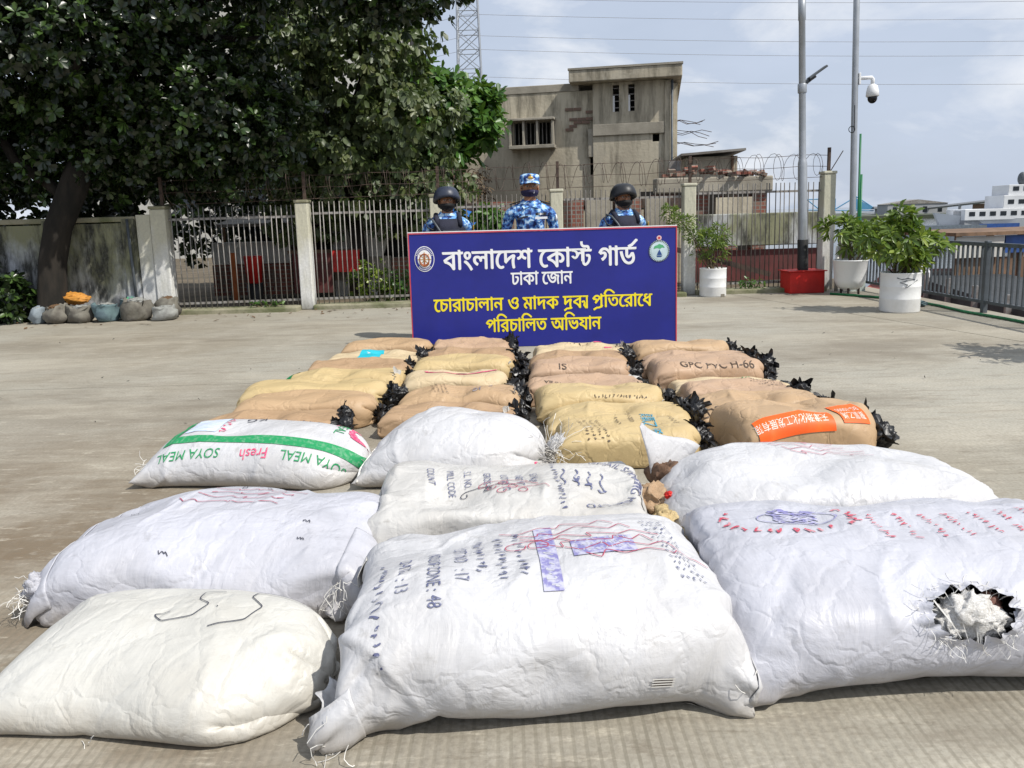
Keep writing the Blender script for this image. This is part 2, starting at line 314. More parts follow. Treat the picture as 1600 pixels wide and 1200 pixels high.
M['skin'] = mat('skin', (.34, .17, .095), .5, (.27, .125, .07), 6, .15, 60); M['mask_navy'] = mat('navy_mask', (.018, .016, .06), .8); M['mask_black'] = mat('black_mask', (.008, .008, .009), .75); M['eye'] = mat('eye_white', (.5, .48, .45), .3); M['hair'] = mat('black_hair', (.01, .009, .008), .7)
g = NG('blue_camouflage'); g.set(Roughness=.85); sn = g.n('ShaderNodeVectorMath', operation='SNAP'); g.l(g.tc.outputs['Object'], sn.inputs[0]); sn.inputs[1].default_value = (.012, .012, .012)
f1 = g.noise(21, sn.outputs[0], 3, .6)
g.color(g.ramp(f1, [(0, (.012, .022, .09)), (.42, (.035, .1, .33)), (.495, (.13, .32, .62)), (.56, (.5, .66, .8))], True)); g.bump(g.noise(14), .5, .02); M['camo'] = g.m
M['tarp'] = mat('blue_tarpaulin', (.02, .16, .52), .5, (.015, .1, .4), 2, .5, 6)
M['redsheet'] = mat('faded_red_board', (.14, .034, .032), .7, (.07, .026, .024), 2, .3, 12); M['brightred'] = mat('bright_red_plastic', (.6, .02, .015), .5); M['orange'] = mat('orange_plastic', (.45, .12, .03), .7)
M['ship_white'] = mat('ship_white', (.72, .73, .74), .5, (.62, .63, .64), .4); M['hull_red'] = mat('red_lead_hull', (.24, .045, .03), .7, (.15, .035, .025), 1.1, .3, 8); M['wood'] = mat('weathered_wood', (.21, .13, .08), .85, (.11, .07, .045), 3, .5, 16, stretch=(1, 1, .3))
M['ship_blue'] = mat('ship_blue', (.03, .09, .3), .5); M['glass'] = mat('dark_glass', (.02, .025, .03), .1); M['crane'] = mat('crane_blue', (.1, .3, .5), .5); M['bridge'] = mat('bridge_concrete', (.36, .37, .38), .85)
M['hose'] = mat('green_hose', (.012, .16, .06), .45); M['pale_bldg'] = mat('pale_plaster', (.55, .54, .5), .85, (.42, .41, .37), .6)
M['silvertin'] = mat('tin_roof', (.28, .27, .25), .6, (.16, .14, .12), 2)
for k_, c_, d_ in (('t_grey', (.19, .18, .15), (.11, .1, .085)), ('t_blue', (.24, .28, .31), (.14, .17, .19)), ('t_teal', (.13, .2, .21), (.08, .12, .14)), ('t_pale', (.32, .33, .31), (.2, .2, .19))): M[k_] = mat('litter_sack_' + k_, c_, .8, d_, 6, .5, 30)
M['t_orange'] = mat('orange_sheet', (.55, .25, .04), .7, (.4, .17, .03), 5)

# ------------------------------------------------------------------ cloth sacks (mass-spring settling of a filled tube)
def sim_sack(L, C, nx, m, fill, seed=0, ends=('sewn', 'tied'), box=None, steps=220, iters=5, tie_r=.03, tail=7, lump=.5, bend=.014, zmax=None):
    rng = np.random.default_rng(seed); f4 = np.float32
    dx = L / (nx - 1); dy = C / m; a = C * .2; b = C * .10
    th = np.arange(m) * 2 * np.pi / m                     # 0 bottom, quarter = front (-y), half = top
    P = np.zeros((nx, m, 3), f4)
    P[:, :, 0] = ((np.arange(nx) / (nx - 1) - .5) * L * .97)[:, None]
    P[:, :, 1] = -np.sin(th)[None] * a; P[:, :, 2] = (b + .01) - np.cos(th)[None] * b
    k = 7; lm = rng.normal(0, 1, (k, k, 4)).astype(f4)
    ii = np.linspace(0, k - 1.001, nx); jj = np.linspace(0, k, m, endpoint=False); sm = lambda t: t * t * (3 - 2 * t)
    i0 = ii.astype(int); fi = sm(ii - i0)[:, None, None]; j0 = jj.astype(int); fj = sm(jj - j0)[None, :, None]
    gg = lambda p, q: lm[np.ix_(p % k, q % k)]
    N = (gg(i0, j0) * (1 - fi) + gg(i0 + 1, j0) * fi) * (1 - fj) + (gg(i0, j0 + 1) * (1 - fi) + gg(i0 + 1, j0 + 1) * fi) * fj
    P += (N[..., :3] * .012).astype(f4) + rng.normal(0, .003, P.shape).astype(f4)
    pm = np.clip(1 + lump * N[..., 3], .1, 2.2).astype(f4)
    Q = P.copy(); pr = (np.arange(m) * -1 + m // 2) % m; w_ = np.ones(nx, f4)
    if ends[1] == 'tied': w_[nx - tail:] = 0
    if ends[0] == 'tied': w_[:tail] = 0
    hf = .3; dd = math.hypot(dx, dy)
    def solve(A, B, r, st=1., cs=.35):
        d = B - A; l = np.sqrt((d * d).sum(-1)) + 1e-9
        e = (l - r) / l; e = np.where(e < 0, e * cs, e * st) * .5
        return d * e[..., None]
    for s in range(steps):
        V = (P - Q) * .955; Q = P.copy()
        di = np.empty_like(P); di[1:-1] = P[2:] - P[:-2]; di[0] = 2 * (P[1] - P[0]); di[-1] = 2 * (P[-1] - P[-2])
        dj = np.roll(P, -1, 1) - np.roll(P, 1, 1); n = np.cross(dj, di) / (4 * dx * dy)
        vol = ((P - np.array([0, 0, .15], f4)) * n).sum() * dx * dy / 3
        if vol < 0: n = -n; vol = -vol
        hf = float(np.clip(hf + (fill - vol) * .6, .05, 1.2))
        pz = np.clip((hf - P[:, :, 2]) / .35, -.1, 2.2) * w_[:, None] * pm
        V += n * (pz * .0011)[..., None]; V[:, :, 2] -= .00022
        sp = np.sqrt((V * V).sum(-1, keepdims=True)); V *= np.minimum(1, .02 / (sp + 1e-9)); P = (P + V).astype(f4)
        for it in range(iters):
            for o in (0, 1):
                A = P[o:nx - 1:2]; B = P[o + 1:nx:2]; c = solve(A, B, dx); A += c; B -= c
            for o in (0, 1):
                idx = np.arange(o, m, 2); jn = (idx + 1) % m
                A = P[:, idx]; B = P[:, jn]; c = solve(A, B, dy); P[:, idx] = A + c; P[:, jn] = B - c
            if it % 2 == 0:
                for sg in (-1, 1):
                    Rr = np.roll(P, sg, 1); c = solve(P[:-1], Rr[1:], dd, .35, .1)
                    P[:-1] += c * .5; P[1:] -= np.roll(c, -sg, 1) * .5
            P += ((np.roll(P, 1, 1) + np.roll(P, -1, 1)) * .5 - P) * bend
            P[1:-1] += ((P[2:] + P[:-2]) * .5 - P[1:-1]) * bend
            if ends[0] == 'sewn': P[0] = (P[0] + P[0][pr]) * .5
            if ends[1] == 'sewn': P[-1] = (P[-1] + P[-1][pr]) * .5
            for e, ic in ((0, tail), (1, nx - 2 - tail)):
                if ends[e] == 'tied':
                    ff = min(1, s / (steps * .5)); rr = (C / 6.28) * (1 - ff) + tie_r * ff
                    for q in (0, 1):
                        c = P[ic + q].mean(0); o = P[ic + q] - c; l = np.sqrt((o * o).sum(-1, keepdims=True)) + 1e-9
                        P[ic + q] = c + o * np.minimum(1, rr / l)
            if box is not None:
                bw = 1 + .05 * N[..., 0]; bl = 1 + .03 * N[..., 1]; kx = np.clip(P[:, :, 0], box[0] * bl, box[1] * bl); P[:, :, 0] = kx + (P[:, :, 0] - kx) * .5; ky = np.clip(P[:, :, 1], box[2] * bw, box[3] * bw); P[:, :, 1] = ky + (P[:, :, 1] - ky) * .8
            if zmax is not None:
                zc = zmax * (1 + .10 * N[..., 3]); P[:, :, 2] = np.where(P[:, :, 2] > zc, zc + (P[:, :, 2] - zc) * .55, P[:, :, 2])
            fl = P[:, :, 2] < .002; P[:, :, 2] = np.maximum(P[:, :, 2], .002)
            P[fl, :2] += (Q[fl, :2] - P[fl, :2]) * .5
    return P
def up2(P):
    E = np.concatenate([P[:1] * 2 - P[1:2], P, P[-1:] * 2 - P[-2:-1]]); o = (-E[:-3] + 9 * E[1:-2] + 9 * E[2:-1] - E[3:]) / 16
    Rr = np.empty((2 * len(P) - 1,) + P.shape[1:], P.dtype); Rr[::2] = P; Rr[1::2] = o; P = Rr
    o = (-np.roll(P, 1, 1) + 9 * P + 9 * np.roll(P, -1, 1) - np.roll(P, -2, 1)) / 16
    Rr = np.empty((len(P), 2 * P.shape[1], 3), P.dtype); Rr[:, ::2] = P; Rr[:, 1::2] = o; return Rr
class Sack:
    """settled cloth tube; (s, t) = metres along from the left end, metres round from the top line towards the front"""
    def __init__(s, L, C, nx, m, fill, up=True, folds=0, fa=.008, **k):
        P = sim_sack(L, C, nx, m, fill, **k)
        if up: P = up2(P)
        if folds:
            q = np.random.default_rng(k.get('seed', 0) + 100); di = np.gradient(P, axis=0); dj = np.roll(P, -1, 1) - np.roll(P, 1, 1); n = np.cross(dj, di)
            if ((P - P.mean((0, 1))) * n).sum() < 0: n = -n
            n /= np.linalg.norm(n, axis=-1, keepdims=True) + 1e-9
            S, T = np.meshgrid(np.linspace(0, L, P.shape[0]), np.arange(P.shape[1]) * C / P.shape[1], indexing='ij'); D = np.zeros(S.shape)
            for e in range(folds):
                end = e % 3; ln = q.uniform(.1, .42); wd = q.uniform(.011, .024); am = fa * q.uniform(-.8, 1.2) * (1.6 if e % 5 == 0 else 1)
                s0 = (.02 + abs(q.normal(0, .05)), L - .02 - abs(q.normal(0, .05)), q.uniform(.1, L - .1))[end]; t0 = q.uniform(0, C); an = (q.normal(0, .45), math.pi + q.normal(0, .45), q.normal(1.2, .6))[end]
                dt = (T - t0 + C / 2) % C - C / 2; bend_ = q.normal(0, 1.2); x = (S - s0) * math.cos(an) + dt * math.sin(an); y = -(S - s0) * math.sin(an) + dt * math.cos(an) + bend_ * x * x
                D += am * np.exp(-np.abs(y / (wd * (1 + 1.5 * np.clip(x / ln, 0, 1)))) ** 1.25) * np.clip(np.minimum((x + .03) / .05, (ln - x) / (ln * .6)), 0, 1)
            P = P + (n * D[..., None]).astype(P.dtype); P[..., 2] = np.maximum(P[..., 2], .001)
        s.lift = .002; s.P = P; s.nx, s.m = P.shape[:2]; s.dx = L / (s.nx - 1); s.dy = C / s.m; s.L = L; s.C = C
        di = np.gradient(P, axis=0); dj = np.roll(P, -1, 1) - np.roll(P, 1, 1); n = np.cross(dj, di)
        if ((P - P.mean((0, 1))) * n).sum() < 0: n = -n; s.flip = True
        else: s.flip = False
        s.N = n / (np.linalg.norm(n, axis=-1, keepdims=True) + 1e-9)
    def at(s, S, T, off=.0012):
        S = np.asarray(S, float); T = np.asarray(T, float)
        i = np.clip(S / s.dx, 0, s.nx - 1.001); j = (s.m / 2 - T / s.dy) % s.m
        i0 = i.astype(int); j0 = j.astype(int) % s.m; fi = (i - i0)[..., None]; fj = (j - np.floor(j))[..., None]; i1 = i0 + 1; j1 = (j0 + 1) % s.m
        f = lambda A: (A[i0, j0] * (1 - fi) + A[i1, j0] * fi) * (1 - fj) + (A[i0, j1] * (1 - fi) + A[i1, j1] * fi) * fj
        return f(s.P) + f(s.N) * (np.asarray(off)[..., None] if np.ndim(off) else off)
    def mesh(s, name, hole=None):
        I = np.arange(s.nx * s.m).reshape(s.nx, s.m); J = np.roll(I, -1, 1)
        F = np.stack([I[:-1], I[1:], J[1:], J[:-1]], -1).reshape(-1, 4)
        if not s.flip: F = F[:, ::-1]
        if hole is not None: F = F[~hole(s).reshape(-1)]
        return mesh_np(name, s.P, F)
# ---- writing
_tc = {}
def text_tris(txt, step=None):
    key = (txt, step)
    if key in _tc: return _tc[key]
    cu = bpy.data.curves.new('lettering', 'FONT'); cu.body = txt; cu.size = 1; cu.resolution_u = 3; cu.fill_mode = 'NONE'
    o = bpy.data.objects.new('lettering', cu); col.objects.link(o); dg = bpy.context.evaluated_depsgraph_get()
    me = bpy.data.meshes.new_from_object(o.evaluated_get(dg)); V = np.array([v.co[:2] for v in me.vertices]); E = {tuple(sorted(e.vertices)) for e in me.edges}
    bpy.data.objects.remove(o); bpy.data.curves.remove(cu); bpy.data.meshes.remove(me)
    loops = []; s_ = 0
    for k in range(len(V)):
        if (k, k + 1) not in E:
            if k - s_ >= 2: loops.append(list(range(s_, k + 1)))
            s_ = k + 1
    A = []; B = []
    for lp in loops:
        for q in range(len(lp)): A.append(lp[q]); B.append(lp[(q + 1) % len(lp)])
    pts = [Vector(p) for p in V]; A = np.array(A); B = np.array(B)
    if step:
        x0, y0 = V.min(0); x1, y1 = V.max(0)
        pts += [Vector((x, y)) for x in np.arange(x0 + step / 2, x1, step) for y in np.arange(y0 + step / 2, y1, step)]
    r = delaunay_2d_cdt(pts, list(zip(A.tolist(), B.tolist())), [], 0, 1e-6)
    W = np.array([p[:] for p in r[0]]); T = np.array([f for f in r[2] if len(f) == 3]); c = W[T].mean(1)
    a = V[A]; b = V[B]; wind = np.zeros(len(T))
    for q in range(0, len(T), 2000):
        cc = c[q:q + 2000]; upw = (a[None, :, 1] <= cc[:, None, 1]) & (b[None, :, 1] > cc[:, None, 1]); dn = (a[None, :, 1] > cc[:, None, 1]) & (b[None, :, 1] <= cc[:, None, 1])
        cr = (b - a)[None, :, 0] * (cc[:, None, 1] - a[None, :, 1]) - (cc[:, None, 0] - a[None, :, 0]) * (b - a)[None, :, 1]
        wind[q:q + 2000] = (upw & (cr > 0)).sum(1) - (dn & (cr < 0)).sum(1)
    T = T[wind != 0]; u, inv = np.unique(T, return_inverse=True); _tc[key] = (W[u], inv.reshape(-1, 3)); return _tc[key]
def sack_mesh_part(sk, name, S, T, F, m, parent, off=.0022):
    off = off + getattr(sk, 'lift', 0)
    return part(name, mesh_np(name, sk.at(S, T, off), F, True), m, parent)
def sack_text(sk, parent, txt, s, t, size, m, rot=0, sx=1, name='printed_text', align=0, arc=None):
    V, F = text_tris(txt, round(.0055 / size, 3)); x = V[:, 0] * sx; y = V[:, 1]
    if align: x = x - (x.min() + x.max()) / 2
    x = x * size; y = y * size
    if arc:
        a = x / arc; x = (arc + y) * np.sin(a); y = (arc + y) * np.cos(a)
    ca, sa = math.cos(R(rot)), math.sin(R(rot)); X = x * ca - y * sa; Y = x * sa + y * ca
    return sack_mesh_part(sk, name, s + X, t - Y, F, m, parent)
def sack_patch(sk, parent, s0, s1, t0, t1, m, name='printed_patch', n=24, k=14, off=.0016, curve=None):
    n = max(n, int(abs(s1 - s0) / .007)); k = max(k, int(abs(t1 - t0) / .007))
    S, T = np.meshgrid(np.linspace(s0, s1, n), np.linspace(t0, t1, k), indexing='ij')
    if curve: T = T + curve(S)
    I = np.arange(n * k).reshape(n, k); F = np.stack([I[:-1, :-1], I[1:, :-1], I[1:, 1:], I[:-1, 1:]], -1).reshape(-1, 4)
    return sack_mesh_part(sk, name, S.ravel(), T.ravel(), F, m, parent, off)
def sack_strokes(sk, parent, lines, wd, m, name='pen_mark', off=.0024):
    S = []; T = []; F = []; n = 0
    for ln in lines:
        q = np.array(ln, float); q = np.concatenate([np.linspace(q[i], q[i + 1], max(4, int(np.hypot(*(q[i + 1] - q[i])) / .006)), endpoint=False) for i in range(len(q) - 1)] + [q[-1:]])
        for _ in range(2): q[1:-1] = (q[:-2] + 2 * q[1:-1] + q[2:]) / 4
        d = np.gradient(q, axis=0); d /= np.linalg.norm(d, axis=1, keepdims=True) + 1e-9; nn = np.stack([-d[:, 1], d[:, 0]], 1) * wd / 2
        a = q + nn; b = q - nn; k = len(q)
        S += list(a[:, 0]) + list(b[:, 0]); T += list(a[:, 1]) + list(b[:, 1])
        F += [(n + i, n + i + 1, n + k + i + 1, n + k + i) for i in range(k - 1)]; n += 2 * k
    return sack_mesh_part(sk, name, np.array(S), np.array(T), F, m, parent, off)
def sack_marks(sk, parent, s, t, ln, h, m, rot=0, seed=0, name='faded_print'):
    q = np.random.default_rng(seed); lines_ = []; x = 0; ca, sa = math.cos(R(rot)), math.sin(R(rot))
    while x < ln:
        w_ = h * q.uniform(.3, .75); pts = [(x + q.uniform(0, w_), h * q.uniform(0, 1)) for _ in range(4)]; lines_.append([(s + a * ca - b_ * sa, t - (a * sa + b_ * ca)) for a, b_ in pts]); x += w_ + h * q.uniform(.15, .5)
    o = sack_strokes(sk, parent, lines_, h * .16, m, name); o['kind'] = 'stuff'; return o
def sack_ruffle(sk, parent, s0, s1, t0, t1, m, lift=.05, waves=5, name='hem', seed=0, out=0., n=14, k=56):
    q = np.random.default_rng(seed); S, T = np.meshgrid(np.linspace(0, 1, n), np.linspace(0, 1, k), indexing='ij')
    ph = q.uniform(0, 6.28, 3); wv = .5 + .3 * np.sin(T * waves * 6.28 + ph[0]) + .2 * np.sin(T * waves * 11 + ph[1]); off = .004 + lift * S ** 1.3 * wv
    SS = s0 + (s1 - s0) * S * (.8 + .2 * np.sin(T * waves * 4 + ph[2])); TT = t0 + (t1 - t0) * T; P = sk.at(SS.ravel(), TT.ravel(), off.ravel()); P[:, 0] += (S.ravel() ** 2) * out; P[:, 2] = np.maximum(P[:, 2], .004)
    I = np.arange(n * k).reshape(n, k); F = np.stack([I[:-1, :-1], I[1:, :-1], I[1:, 1:], I[:-1, 1:]], -1).reshape(-1, 4)
    o = part(name, mesh_np(name, P, F), m, parent); sl = o.modifiers.new('solid', 'SOLIDIFY'); sl.thickness = .0025; return o
def squiggle(rng, s, t, w_, h, n=9):
    return [(s + w_ * (i / (n - 1)) + rng.normal(0, w_ * .06), t + h * (.5 if i % 2 else -.5) * rng.uniform(.3, 1)) for i in range(n)]
def loopy(rng, s, t, w_, h, turns=3):
    return [(s + w_ * (q / (turns * 10)) + h * .6 * math.cos(q * .628), t + h * .5 * math.sin(q * .628) * rng.uniform(.7, 1.1)) for q in range(turns * 10 + 1)]
# ---- crumpled plastic
def crumple(seed, sub=4, amp=.55):
    bm = bmesh.new(); bmesh.ops.create_icosphere(bm, subdivisions=sub, radius=1); off = Vector((seed * 7.3, seed * 3.1, seed * 1.7))
    for v in bm.verts:
        p = v.co.copy(); a = 1 - abs(noise.noise(p * 1.6 + off)) * 1.6; b = 1 - abs(noise.noise(p * 3.4 + off * 2)) * 1.8; c = 1 - 2.2 * abs(noise.noise(p * Vector((6, 9, 5)).length * .62 + off))
        v.co = p * (.62 + amp * (.55 * a * a + .35 * b * b) * .75 + .11 * c) + Vector((noise.noise(p * 2 + off), noise.noise(p * 2 + off * 3), noise.noise(p * 2 - off))) * .22
    me = bpy.data.meshes.new('crumple'); bm.to_mesh(me); bm.free(); me.shade_smooth(); return me
CR = [crumple(i + 1) for i in range(7)]
def ruffle_mesh(seed):
    q = np.random.default_rng(seed + 50); nt_, nv = 60, 14; A = np.linspace(0, 2 * np.pi, nt_, endpoint=False)[None]; V_ = np.linspace(0, 1, nv)[:, None]; ph = q.uniform(0, 6.28, 6)
    w_ = 1 + V_ * (.2 * np.sin(A * 5 + ph[0] + V_ * 2) + .15 * np.sin(A * 9 + ph[1] - V_ * 3) + .13 * np.sin(A * 16 + ph[2] + 3 * V_)); r_ = (.16 + .95 * V_ ** 1.3 - .35 * np.clip(V_ - .7, 0, 1)) * w_
    z = V_ * (1.05 + .22 * np.sin(A * 3 + ph[3])) - .5 * V_ ** 2 * (1 + .6 * np.sin(A * 2 + ph[4])) + .08 * V_ * np.sin(A * 11 + ph[5])
    P = np.stack([r_ * np.cos(A + .6 * V_), r_ * np.sin(A + .6 * V_), z - .35], -1); I = np.arange(nv * nt_).reshape(nv, nt_); J = np.roll(I, -1, 1)
    return mesh_np('liner_film', P, np.stack([I[:-1], J[:-1], J[1:], I[1:]], -1).reshape(-1, 4))
RU = [ruffle_mesh(i) for i in range(6)]
def film_part(name, i, m, parent, loc, size, rot):
    me = RU[i % 6]; o = bpy.data.objects.new(name, me); link(o, parent)
    if not me.materials: me.materials.append(m)
    o.material_slots[0].link = 'OBJECT'; o.material_slots[0].material = m; o.location = loc; o.scale = size; o.rotation_euler = rot; return o
def crumple_part(name, i, m, parent, loc, size, rot=(0, 0, 0)):
    me = CR[i % 7]; o = bpy.data.objects.new(name, me); link(o, parent)
    if not me.materials: me.materials.append(M['liner'])
    o.material_slots[0].link = 'OBJECT'; o.material_slots[0].material = m
    o.location = loc; o.scale = size if hasattr(size, '__len__') else (size,) * 3; o.rotation_euler = rot; return o
def threads(rng, c, n, ln, r=.0011, spread=.03, down=.6, dirv=(0, 0, 0)):
    mb = MB()
    for _ in range(n):
        p = Vector(c) + Vector(rng.normal(0, spread, 3)); d = (Vector(rng.normal(0, 1, 3)) + Vector(dirv)).normalized(); pts = [p]
        for q in range(5):
            d = (d + Vector(rng.normal(0, .45, 3)) + Vector((0, 0, -down * .3))).normalized(); p = p + d * ln / 5 * rng.uniform(.6, 1.2)
            pts.append(Vector((p.x, p.y, max(p.z, .004))))
        mb.tube(pts, r, 3, False)
    return mb

# ================================================================== setting
def sheet(name, poly, z, m, label=None, thick=0):
    mb = MB(); n = len(poly)
    if thick:
        mb.add([(x, y, z) for x, y in poly] + [(x, y, z - thick) for x, y in poly], [tuple(range(n))] + [(i, i + n, (i + 1) % n + n, (i + 1) % n) for i in range(n)])
    else: mb.add([(x, y, z) for x, y in poly], [tuple(range(n))])
    return mb
FY = lambda x: 12.59 + .0945 * x
def tri_mesh(mb, name):
    me = mb.mesh(name); return me
yard = tag(part('yard', sheet('yard', [(-40, -12), (6.25, -12), (6.25, 13.4), (-40, 8.4)], -.03, None).mesh('yard'), M['soil']), kind='structure')
A_ = [(-40, 6.585), (-.9, 6.585), (-.9, FY(-.9)), (-40, FY(-40))]
B1 = [(-40, -12), (5.6, -12), (5.6, 5.9), (5.03, 7.53), (3.59, FY(3.59)), (-.888, FY(-.888)), (-.888, 6.6 - .03)]
B1 = [(-40, -12), (5.9, -12), (5.9, 4.7), (3.59, FY(3.59)), (-.888, FY(-.888)), (-.888, 6.573), (-40, 6.573)]
C1 = [(5.915, 4.7), (6.2, 4.7), (6.2, 13.25), (3.606, FY(3.59)), (5.915, 4.7)][:4]
for q in (A_, B1, C1): part('concrete_slab', sheet('concrete_slab', q, 0, None, thick=.028).mesh('concrete_slab'), M['yard'], yard)
tag(part('ground', sheet('ground', [(-400, -60), (6.25, -60), (6.25, 13.4), (9.5, 34), (9.5, 80), (-400, 80)], -.06, None, thick=3.5).mesh('ground'), M['soil']), kind='structure')
tag(part('river', sheet('river', [(-3000, -200), (4000, -200), (4000, 6000), (-3000, 6000)], -3.0, None).mesh('river'), M['water']), kind='structure')
tag(part('far_bank', sheet('far_bank', [(40, 260), (900, 190), (900, 400), (40, 400)], -1.8, None, thick=2).mesh('far_bank'), mat('far_bank_scrub', (.09, .1, .07), .9, (.05, .06, .04), .05)), kind='structure')
# leaf litter and specks on the yard
def litter(n, area, size, seed):
    r = np.random.default_rng(seed); V = []; F = []
    for _ in range(n):
        x, y = area(r); a = r.uniform(0, 6.28); l = size * r.uniform(.5, 1.3); w_ = l * r.uniform(.25, .5); k = len(V); h = r.uniform(.004, .02)
        ca, sa = math.cos(a), math.sin(a)
        for px, py, pz in ((-l, 0, .003), (0, w_, h), (l, 0, h * 1.4), (0, -w_, h * .6)): V.append((x + px * ca - py * sa, y + px * sa + py * ca, pz + .002))
        F.append((k, k + 1, k + 2, k + 3))
    return mesh_np('litter', V, F, False)
def la(r):
    x = r.uniform(-9, -1.5); return x, FY(x) - abs(r.normal(0, .55)) - .2
part('leaf_litter', litter(120, la, .045, 1), M['leaf_dead']); tag(bpy.data.objects['leaf_litter'], 'dry brown leaves and scraps strewn on the yard along the wall', 'leaf litter', kind='stuff')
part('grit', litter(110, lambda r: (r.uniform(-6, 5.5), r.uniform(2.5, 12)), .014, 2), M['bark']); tag(bpy.data.objects['grit'], 'small dark specks of grit scattered over the concrete', 'grit', kind='stuff')

# ---- bar fence with whitewashed posts
PX = [-5.4, -3.24, -1.15, .78, 2.98, 5.36]
HT = lambda x: 1.66 + .018 * (x + 4)
plabels = ['whitewashed concrete fence post beside the stained wall', 'whitewashed fence post between the first two bar panels, green moss on its cap', 'whitewashed fence post half hidden behind the helmeted guard in front of the blue tarpaulin', 'grey whitewashed fence post behind the capped officer', 'whitewashed fence post behind the small bamboo planter', 'tall whitewashed end post of the fence beside the slim camera pole']
for x, lb in zip(PX, plabels):
    h = HT(x) + (.0 if x < 5 else .1); wd = .2 if x > -5 else .24
    t = thing('fence_post', lb, 'post', (x, FY(x), 0), 0, 'whitewashed posts of the bar fence')
    MB().bb(-wd / 2, wd / 2, -.11, .11, 0, h).build('shaft', M['post'], t, bevel=.015)
    MB().bb(-wd / 2 - .012, wd / 2 + .012, -.122, .122, h + .002, h + .05).build('cap', M['kerb'] if x < -1 else M['post'], t, bevel=.012)
barme = {}
pl = ['iron bar fence panel next to the stained wall, red boards seen behind it', 'iron bar fence panel with weeds growing at its foot', 'iron bar fence panel behind the helmeted guard and the blue tarpaulin', 'iron bar fence panel behind the officer and the black helmeted guard', 'iron bar fence panel behind the lamp pole and red box']
for i in range(5):
    x0, x1 = PX[i] + .12, PX[i + 1] - .12; h = HT((x0 + x1) / 2); ang = math.atan(.0945)
    t = thing('iron_fence_panel', pl[i], 'fence', (x0, FY(x0), 0), ang, 'iron bar panels of the fence'); ln = (x1 - x0) / math.cos(ang)
    for z in (.14, h - .2 if i < 3 else h - .16): MB().bb(0, ln, -.012, .012, z, z + .035).build('rail', M['iron'], t)
    n = int(ln / .084); bm_ = rod((0, 0, .05), (0, 0, h), .0085, 5).mesh('bar', True)
    for k in range(n + 1): part('bar', bm_, M['iron'] if i < 2 else M['iron_dark'], t, ((k + .5) * ln / (n + 1), -.014 - .006, 0), (RNG.normal(0, .004), RNG.normal(0, .006), 0))
    kb = MB().bb(x0 - .02, x1 + .02, FY((x0 + x1) / 2) - .17 - .1, FY((x0 + x1) / 2) + .1, -.02, .075).build('fence_kerb', M['kerb'], bevel=.02)
    tag(kb, ['low mossy kerb under the fence panel next to the wall', 'low mossy kerb under the fence panel with weeds', 'low kerb under the fence behind the left part of the sign', 'low kerb under the fence behind the right part of the sign', 'low kerb under the fence between bamboo planter and red box'][i], 'kerb', 'kerbs under the bar fence')
# weeds at the fence foot
# ---- razor wire
rw = thing('razor_wire', 'rusty coiled razor wire strung along the top of the bar fence', 'razor wire', (0, 0, 0))
for i in range(5):
    x0, x1 = PX[i], PX[i + 1]; mb = MB(); n = 170; pts = []
    for k in range(n):
        f = k / (n - 1); x = x0 + (x1 - x0) * f; a = f * 2 * math.pi * 14; zz = HT(x) + .26 + .02 * math.sin(x * 5); rr = .19 + .03 * math.sin(x * 3.1)
        pts.append((x + .06 * math.sin(a * .5), FY(x) + .05 + rr * math.cos(a), zz + rr * math.sin(a)))
    mb.tube(pts, .0042, 3, False).build('coil', M['rust'], rw)
    for dz, dy in ((.06, 0), (.24, .02), (.42, 0)):
        mb = MB().tube([(x0 + (x1 - x0) * q / 6, FY(x0 + (x1 - x0) * q / 6) + dy, HT(x0 + (x1 - x0) * q / 6) + dz + .012 * math.sin(q * 2.1 + i) * (dz > .1)) for q in range(7)], .0042, 4, False).build('strand', M['rust'], rw)
for x in PX: MB().box((x + .03, FY(x) + .05, HT(x) + .26 + (.05 if x > 5 else 0)), (.045, .045, .46)).build('support_bar', M['rust'], rw)
rod((PX[-1] + .03, FY(5.36) + .05, HT(5.36) + .1), (PX[-1] + .25, FY(5.6), HT(5.36) + .48), .008).build('brace', M['rust'], rw)

# ---- stained boundary wall at the left
t = thing('boundary_wall', 'whitewashed masonry wall stained black and mossy under the big tree', 'wall', (0, 0, 0))
xs = [-12.5, -10.6, -8.75, -7.02, -5.86]
for k in range(4):
    a, b = xs[k] + .1, xs[k + 1] - .1
    MB().box(((a + b) / 2, FY((a + b) / 2) + .02, .72), (b - a + .06, .1, 1.44), math.atan(.0945)).build('wall_panel', M['wall'], t)
for x in xs: MB().bb(x - .1, x + .1, FY(x) - .09, FY(x) + .13, 0, 1.5).build('pilaster', M['wall'], t, bevel=.015)
MB().box((-9.2, FY(-9.2) + .02, 1.5), (6.9, .16, .08), math.atan(.0945)).build('coping', M['kerb'], t, bevel=.015)
MB().bb(-5.75, -5.53, FY(-5.64) - .06, FY(-5.64) + .08, 0, 1.56).build('white_panel', M['post'], t, bevel=.01)
rod((-5.81, FY(-5.81) - .13, 0), (-5.84, FY(-5.84) - .13, 1.5), .022, 8).build('drain_pipe', M['rail'], t, True)

